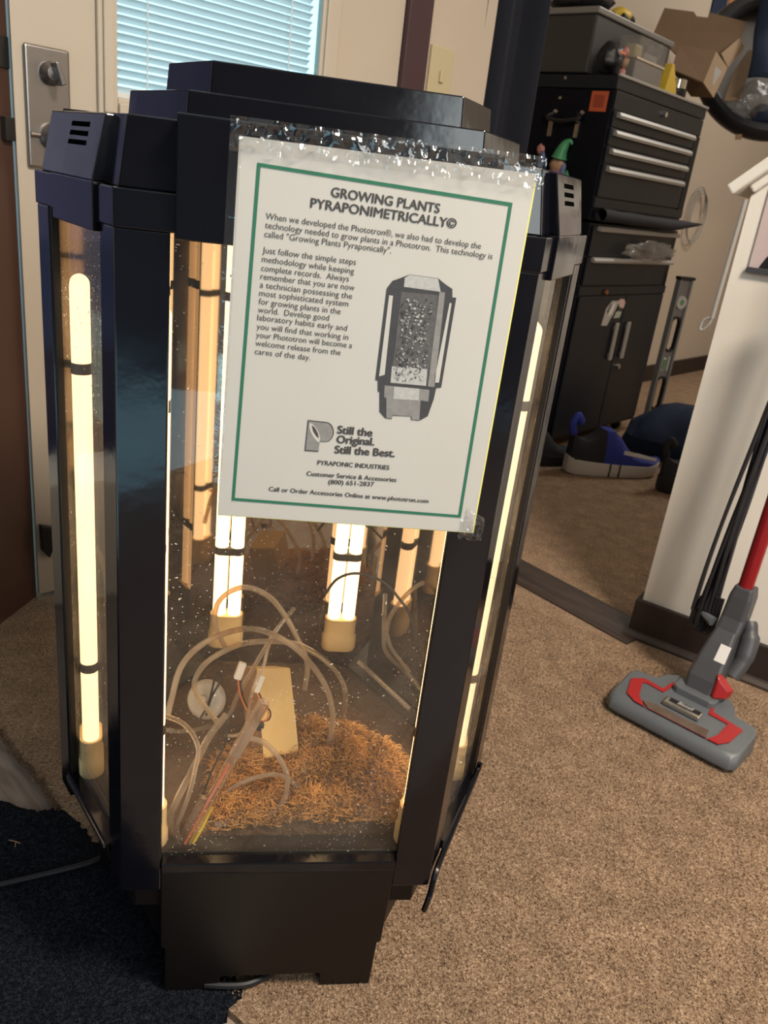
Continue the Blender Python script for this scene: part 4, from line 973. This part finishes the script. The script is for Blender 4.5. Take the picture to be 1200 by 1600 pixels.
# ------------------------------------------------------------------ shoes and bag on the floor
def shoe(name, label, loc, rz, k, upper, front, sole, stripe=True, cat='shoe'):
    o = thing(name, label, cat, loc, rz); Ls = .335*k
    # outline half width along the length
    def hw(t): return (.030+.016*math.sin(min(1, t*1.1)*math.pi*.9)+.010*t)*k*(1-max(0, (t-.86)/.14)**2*.75)*(1-max(0, (.08-t)/.08)**2*.5)
    T = [0, .03, .08, .18, .3, .42, .55, .68, .8, .9, .96, 1]
    m = MB(); rings = []
    for t in T:
        w = hw(t); lift = .014*k*max(0, (t-.8)/.2)**1.5+.004*k*max(0, (.1-t)/.1); h = (.042-.012*t)*k
        rings.append([(t*Ls, -w*.92, lift), (t*Ls, -w*1.06, lift+h*.5), (t*Ls, -w, lift+h), (t*Ls, w, lift+h), (t*Ls, w*1.06, lift+h*.5), (t*Ls, w*.92, lift)])
    m.loft(rings); m.build('sole', sole, o, smooth=True, bevel=.003)
    def top(t):
        if t < .30: return (.112-.022*math.sin(t/.30*math.pi))*k
        return (.122-.070*sstep((t-.38)/.34)-.022*sstep((t-.8)/.2))*k
    up = [[], []]
    for seg, (ta, tb) in enumerate(((.02, .33), (.33, .985))):
        rr = []
        for q in range(9):
            t = ta+(tb-ta)*q/8; w = hw(t)*.97; h0 = (.040-.012*t)*k+.014*k*max(0, (t-.8)/.2)**1.5; h1 = max(top(t), h0+.008*k)
            nar = .62 if t < .4 else .62-.25*(t-.4)
            rr.append([(t*Ls, w*c_, h0+(h1-h0)*s_) for c_, s_ in ((-1, 0), (-.98, .35), (-nar-.2, .75), (-nar, .95), (0, 1.0 if t > .34 else .93), (nar, .95), (nar+.2, .75), (.98, .35), (1, 0))])
        MB().loft(rr).build('heel_upper' if seg == 0 else 'toe_upper', (upper, front)[seg], o, smooth=True)
    MB().tube(smoothpath([(.01*k, 0, .10*k), (.0, 0, .125*k), (.012*k, 0, .145*k), (.03*k, 0, .13*k)]), .012*k, 8).build('pull_tab', front, o, smooth=True)
    o.scale = (1, 1, 1.28)
    if stripe:
        MB().add([(.52*Ls, -.043*k, .062*k), (.70*Ls, -.044*k, .055*k), (.90*Ls, -.040*k, .046*k), (.90*Ls, -.036*k, .053*k), (.70*Ls, -.039*k, .064*k), (.52*Ls, -.039*k, .072*k)], [(0,1,4,5), (1,2,3,4)]).build('white_stripe', M['sole'], o, solid=.004)
        for t in (.40, .50): MB().box((t*Ls-.002, -hw(t)*1.08, .004), (t*Ls+.003, -hw(t)*1.03, .038*k)).build('sole_groove', M['shoeb'], o)
    return o
shoe('sneaker', 'blue and black sneaker with thick white sole on the carpet', (1.012, 1.925, 0), R(6), 1.08, M['shoeb'], M['blue'], M['sole'])
shoe('sneaker', 'tan and black shoe mostly hidden behind the blue sneaker heel', (.80, 1.985, 0), R(10), .92, M['card2'], M['shoeb'], M['shoeb'], False)
shoe('sneaker', 'all black shoe at the toe of the blue sneaker', (1.30, 1.80, 0), R(-10), .95, M['shoeb'], M['shoeb'], M['shoeb'], False)
db = thing('black_duffel', 'slumped black bag on the floor behind the blue sneaker', 'bag', (1.66, 2.2, 0))
lump((0, 0, .085), (.30, .17, .13), .25, 21).build('bag_body', M['dblue'], db, smooth=True)
MB().tube(smoothpath([(-.12, -.10, .14), (-.06, -.14, .19), (.06, -.14, .19), (.12, -.10, .14)]), .008, 6).build('strap', M['cord'], db, smooth=True)

# ------------------------------------------------------------------ stick vacuum
VO = Vector((.6925, .4595, 0)); VA = math.atan2(-.763, .646)
vc = thing('stick_vacuum', 'grey and red stick vacuum standing before the white half wall', 'vacuum cleaner', VO, VA)
vX = Vector((math.cos(VA), math.sin(VA), 0)); vY = Vector((-math.sin(VA), math.cos(VA), 0))
def vl(x, y, z):
    p = atZ(x, y, z)-VO; return (p.dot(vX), p.dot(vY), z)
ol = [(-.122, .014), (-.112, .002), (-.09, 0), (.09, 0), (.112, .002), (.122, .014), (.124, .085), (.117, .102), (.078, .108), (.068, .134), (.05, .150), (-.05, .150), (-.068, .134), (-.078, .108), (-.117, .102), (-.124, .085)]
def tiltz(y): return .66+.34*max(0, min(1, y/.15))
def lev(z, sx, f, b): return [(x*sx, f+(y/.15)*(b-f), z*(tiltz(y) if z > .02 else 1)) for x, y in ol]
MB().loft([lev(.006, .97, .004, .148), lev(.010, 1, 0, .150), lev(.030, 1, 0, .150), lev(.043, .992, .005, .149), lev(.052, .98, .012, .148), lev(.056, .965, .018, .146)]).build('head', M['vac'], vc, smooth=True, bevel=.002)
for xx in (-.10, .10):
    MB().lathe([(0, -.008), (.014, -.008), (.014, .008), (0, .008)], 16, Matrix.Translation((xx, .118, .016)) @ Matrix.Rotation(R(90), 4, 'Y')).build('wheel', M['vac2'], vc, smooth=True)
    m = MB(); m.box((xx-.010, .100, .012), (xx-.006, .128, .034)); m.box((xx+.006, .100, .012), (xx+.010, .128, .034)); m.build('wheel_bracket', M['vac'], vc, bevel=.002)
ZT = .0
PN = Vector((0, -.056*.34/.15, 1)).normalized()
def vl(x, y, dz):
    d = ray(x, y); o_ = CAM-VO; lo = Vector((o_.dot(vX), o_.dot(vY), o_.z)); ld = Vector((d.dot(vX), d.dot(vY), d.z))
    t = (Vector((0, 0, 0.056*.66+.0007+dz))-lo).dot(PN)/ld.dot(PN); return tuple(lo+ld*t)
cr = lambda a: [(900+x/4, 850+y/4) for x, y in a]
outr = cr([(345,840),(430,840),(545,905),(600,865),(660,870),(850,965),(880,1000),(855,1050),(1045,1165),(960,1240),(860,1285),(780,1265),(560,1160),(335,1010),(318,930)])
innr = cr([(415,870),(440,868),(545,927),(615,885),(655,890),(835,985),(852,1008),(828,1062),(950,1128),(885,1195),(800,1243),(740,1225),(560,1140),(405,1040),(395,950)])
def inhead(p): return (max(-.117, min(.117, p[0])), max(.016, min(.145, p[1])), .056*(.66+.34*max(.016, min(.145, p[1]))/.15)+.0007+(p[2]-(.056*(.66+.34*p[1]/.15)+.0007)))
A_ = [inhead(vl(x, y, ZT)) for x, y in outr]; B_ = [inhead(vl(x, y, ZT)) for x, y in innr]
n_ = len(A_); m = MB(); m.add(A_+B_, [(i, (i+1) % n_, n_+(i+1) % n_, n_+i) for i in range(n_)]); m.build('red_trim', M['red'], vc, solid=.0015)
m = MB(); w_ = [inhead(vl(x, y, ZT+.0002)) for x, y in cr([(415,975),(500,1000),(640,1075),(830,1165),(800,1225),(740,1222),(560,1132),(430,1045)])]
m.add(w_, [tuple(range(len(w_)))]); m.build('brush_window', M['smoke'], vc, solid=.001)
npc = Vector(vl(1066, 1107, ZT+.004))
np_ = MB().obox(npc, (.068, .018, .008), (R(10), 0, 0)).build('nameplate', M['steel'], vc, bevel=.002)
MB().obox(npc+Vector((.003, .003, .0046)), (.058, .010, .001), (R(10), 0, 0)).build('nameplate_inlay', M['cord'], np_)
cu_ = bpy.data.curves.new('t', 'FONT'); cu_.body = 'Bissell'; cu_.size = .0115; cu_.offset = .0002; cu_.shear = .25; cu_.align_x = 'CENTER'; cu_.align_y = 'CENTER'
ob = bpy.data.objects.new('t', cu_); COL.objects.link(ob)
me = bpy.data.meshes.new_from_object(ob.evaluated_get(bpy.context.evaluated_depsgraph_get())); bpy.data.objects.remove(ob)
me.materials.clear(); me.materials.append(M['greyw']); o = bpy.data.objects.new('nameplate_lettering', me); COL.objects.link(o); o.parent = np_
o.location = npc+Vector((.003, .003, .0056)); o.rotation_euler = (R(10), 0, 0)
# neck
def yb(y, z, hw, hd, ly=0): return [(-hw, y-hd, z), (-hw*.75, y-hd*1.25, z), (hw*.75, y-hd*1.25, z), (hw, y-hd, z), (hw, y+hd, z), (-hw, y+hd, z)]
MB().loft([yb(.118, .045, .040, .02), yb(.122, .062, .040, .022)]).build('neck_mount', M['vac'], vc, bevel=.003)
MB().loft([yb(.130, .058, .026, .016), yb(.148, .085, .030, .022), yb(.168, .115, .027, .022), yb(.185, .145, .023, .018), yb(.200, .165, .020, .016)]).build('neck', M['vac2'], vc, bevel=.004)
MB().loft([yb(.203, .158, .022, .017), yb(.218, .185, .022, .018), yb(.226, .225, .021, .018), yb(.228, .245, .017, .015)]).build('pole_clamp', M['vac2'], vc, bevel=.003)
m = MB(); m.loft([[(x, y, z) for x, y, z in ((.004, .144-.0015, .118), (.024, .144-.0015, .118), (.023, .160-.0015, .146), (.004, .160-.0015, .146))], [(x, y+.001, z) for x, y, z in ((.004, .144, .118), (.024, .144, .118), (.023, .160, .146), (.004, .160, .146))]])
m.build('sticker', M['white'], vc)
MB().tube(smoothpath([(.034, .175, .085), (.040, .195, .115), (.036, .215, .150), (.024, .228, .18)]), [.016]*7+[.018]*7+[.014]*4+[.012], 10).build('exhaust_duct', M['vac2'], vc, smooth=True)
MB().loft([[(.020, .118, .062), (.030, .108, .062), (.050, .118, .066), (.052, .135, .066), (.024, .140, .064)], [(.022, .128, .105), (.026, .120, .100), (.050, .122, .082), (.056, .136, .082), (.026, .142, .10)]]).build('release_pedal', M['red'], vc, bevel=.003)
MB().tube([(-.001, .222, .19), (-.001, .232, .45), (-.001, .262, 1.02)], .0135, 18).build('pole', M['redm'], vc, smooth=True)
MB().tube([(-.001, .262, 1.02), (-.001, .264, 1.06), (-.001, .25, 1.12)], [.015, .017, .016], 14).build('handle_grip', M['vac2'], vc, smooth=True)
m = MB(); rnd = random.Random(5)
for k in range(18):
    ph = rnd.uniform(0, 6.28); ox = -.066+.0048*(k % 5)+rnd.uniform(-.002, .002); oy = .203+.005*(k//5)
    zb = .150+rnd.uniform(-.02, .03)
    pts = [(ox+.008*math.sin(ph)*(1-t)+.012*t+(.005*math.sin(ph+t*5)), oy+.035*t+.006*math.sin(ph+t*4), zb+(.80-zb)*t) for t in [q/10 for q in range(11)]]
    m.tube(smoothpath(pts, 3), .0036, 6)
for k in range(4):
    a = -.066+.006*k
    m.tube(smoothpath([(a, .206, .20), (a-.004, .204, .155), (a+.006, .205, .132), (a+.018, .207, .150), (a+.020, .208, .21)], 4), .0036, 6)
m.build('power_cord', M['cord'], vc, smooth=True)
MB().tube([(-.030, .195, .165), (-.055, .205, .168)], [.010, .006], 8).build('cord_hook', M['vac'], vc, smooth=True)

# ------------------------------------------------------------------ dark mat, cords and scraps on the floor
MP = [(-1.3, .40), (-.55, .335), tuple(atZ(0, 1252)[:2]), tuple(atZ(59, 1268)[:2]), tuple(atZ(92, 1262)[:2]), tuple(atZ(124, 1287)[:2]), (-.235, .24), (-.17, .19), (-.10, .125), (-.058, .06), (-.028, .022), (-.030, .006), (-.052, -.02), (-.085, -.07), (-.15, -.2), (-.4, -.62), (-1.3, -.7)]
mt_ = thing('floor_mat', 'dark navy fuzzy mat spread on the floor under the cabinet corner', 'mat')
jag = []
for i in range(len(MP)):
    a, b = MP[i], MP[(i+1) % len(MP)]; k = 1 if i in (len(MP)-1, len(MP)-2, 0) else 8
    for q in range(k):
        t = q/k; jag.append((a[0]+(b[0]-a[0])*t+random.uniform(-.0025, .0025), a[1]+(b[1]-a[1])*t+random.uniform(-.0025, .0025)))
MB().prism(jag, -.011, .0006).build('pile', M['mat'], mt_)
m = MB()
for k in range(16000):
    x = random.uniform(-.5, -.03); y = random.uniform(-.25, .33)
    # keep the fuzz on the mat
    c_ = False; j_ = len(MP)-1
    for i_ in range(len(MP)):
        if (MP[i_][1] > y) != (MP[j_][1] > y) and x < (MP[j_][0]-MP[i_][0])*(y-MP[i_][1])/(MP[j_][1]-MP[i_][1])+MP[i_][0]: c_ = not c_
        j_ = i_
    if not c_: continue
    a = random.uniform(0, 6.28); ln = random.uniform(.003, .007); r = .0004
    p = Vector((x, y, .0003)); d = Vector((math.cos(a), math.sin(a), 0)); e = Vector((-d.y, d.x, 0))*r
    m.add([p-e, p+e, p+d*ln+Vector((0, 0, random.uniform(.001, .0035)))], [(0, 1, 2)])
tag(m.build('fuzz', mat('navy_fuzz', (.012, .015, .024), .9), mt_), kind='stuff')
def fcord(px, label, r=.0035, z=.006):
    pts = [atZ(x, y, z) for x, y in px]
    return tag(MB().tube(smoothpath(pts, 6), r, 8).build('power_cord', M['cord'], smooth=True), label, 'cord')
fcord([(-60, 1396), (0, 1382), (60, 1368), (110, 1356), (150, 1344), (175, 1330), (200, 1325)], 'black power cord lying across the dark mat')
fcord([(320, 1538), (350, 1540), (385, 1538), (410, 1528), (428, 1518), (440, 1500)], 'short black cord coming out under the cabinet base', .004, .0075)
fb = atZ(25, 1316, .004)
sc_ = thing('straw_scrap', 'tiny pale straw scrap lying on the dark mat', 'scrap', fb)
MB().tube([(-.010, .004, 0), (0, 0, .001), (.006, -.002, 0)], .0006, 5).build('straw', M['skin'], sc_); MB().tube([(0, 0, .001), (.001, -.008, 0)], .0005, 5).build('straw_branch', M['skin'], sc_)
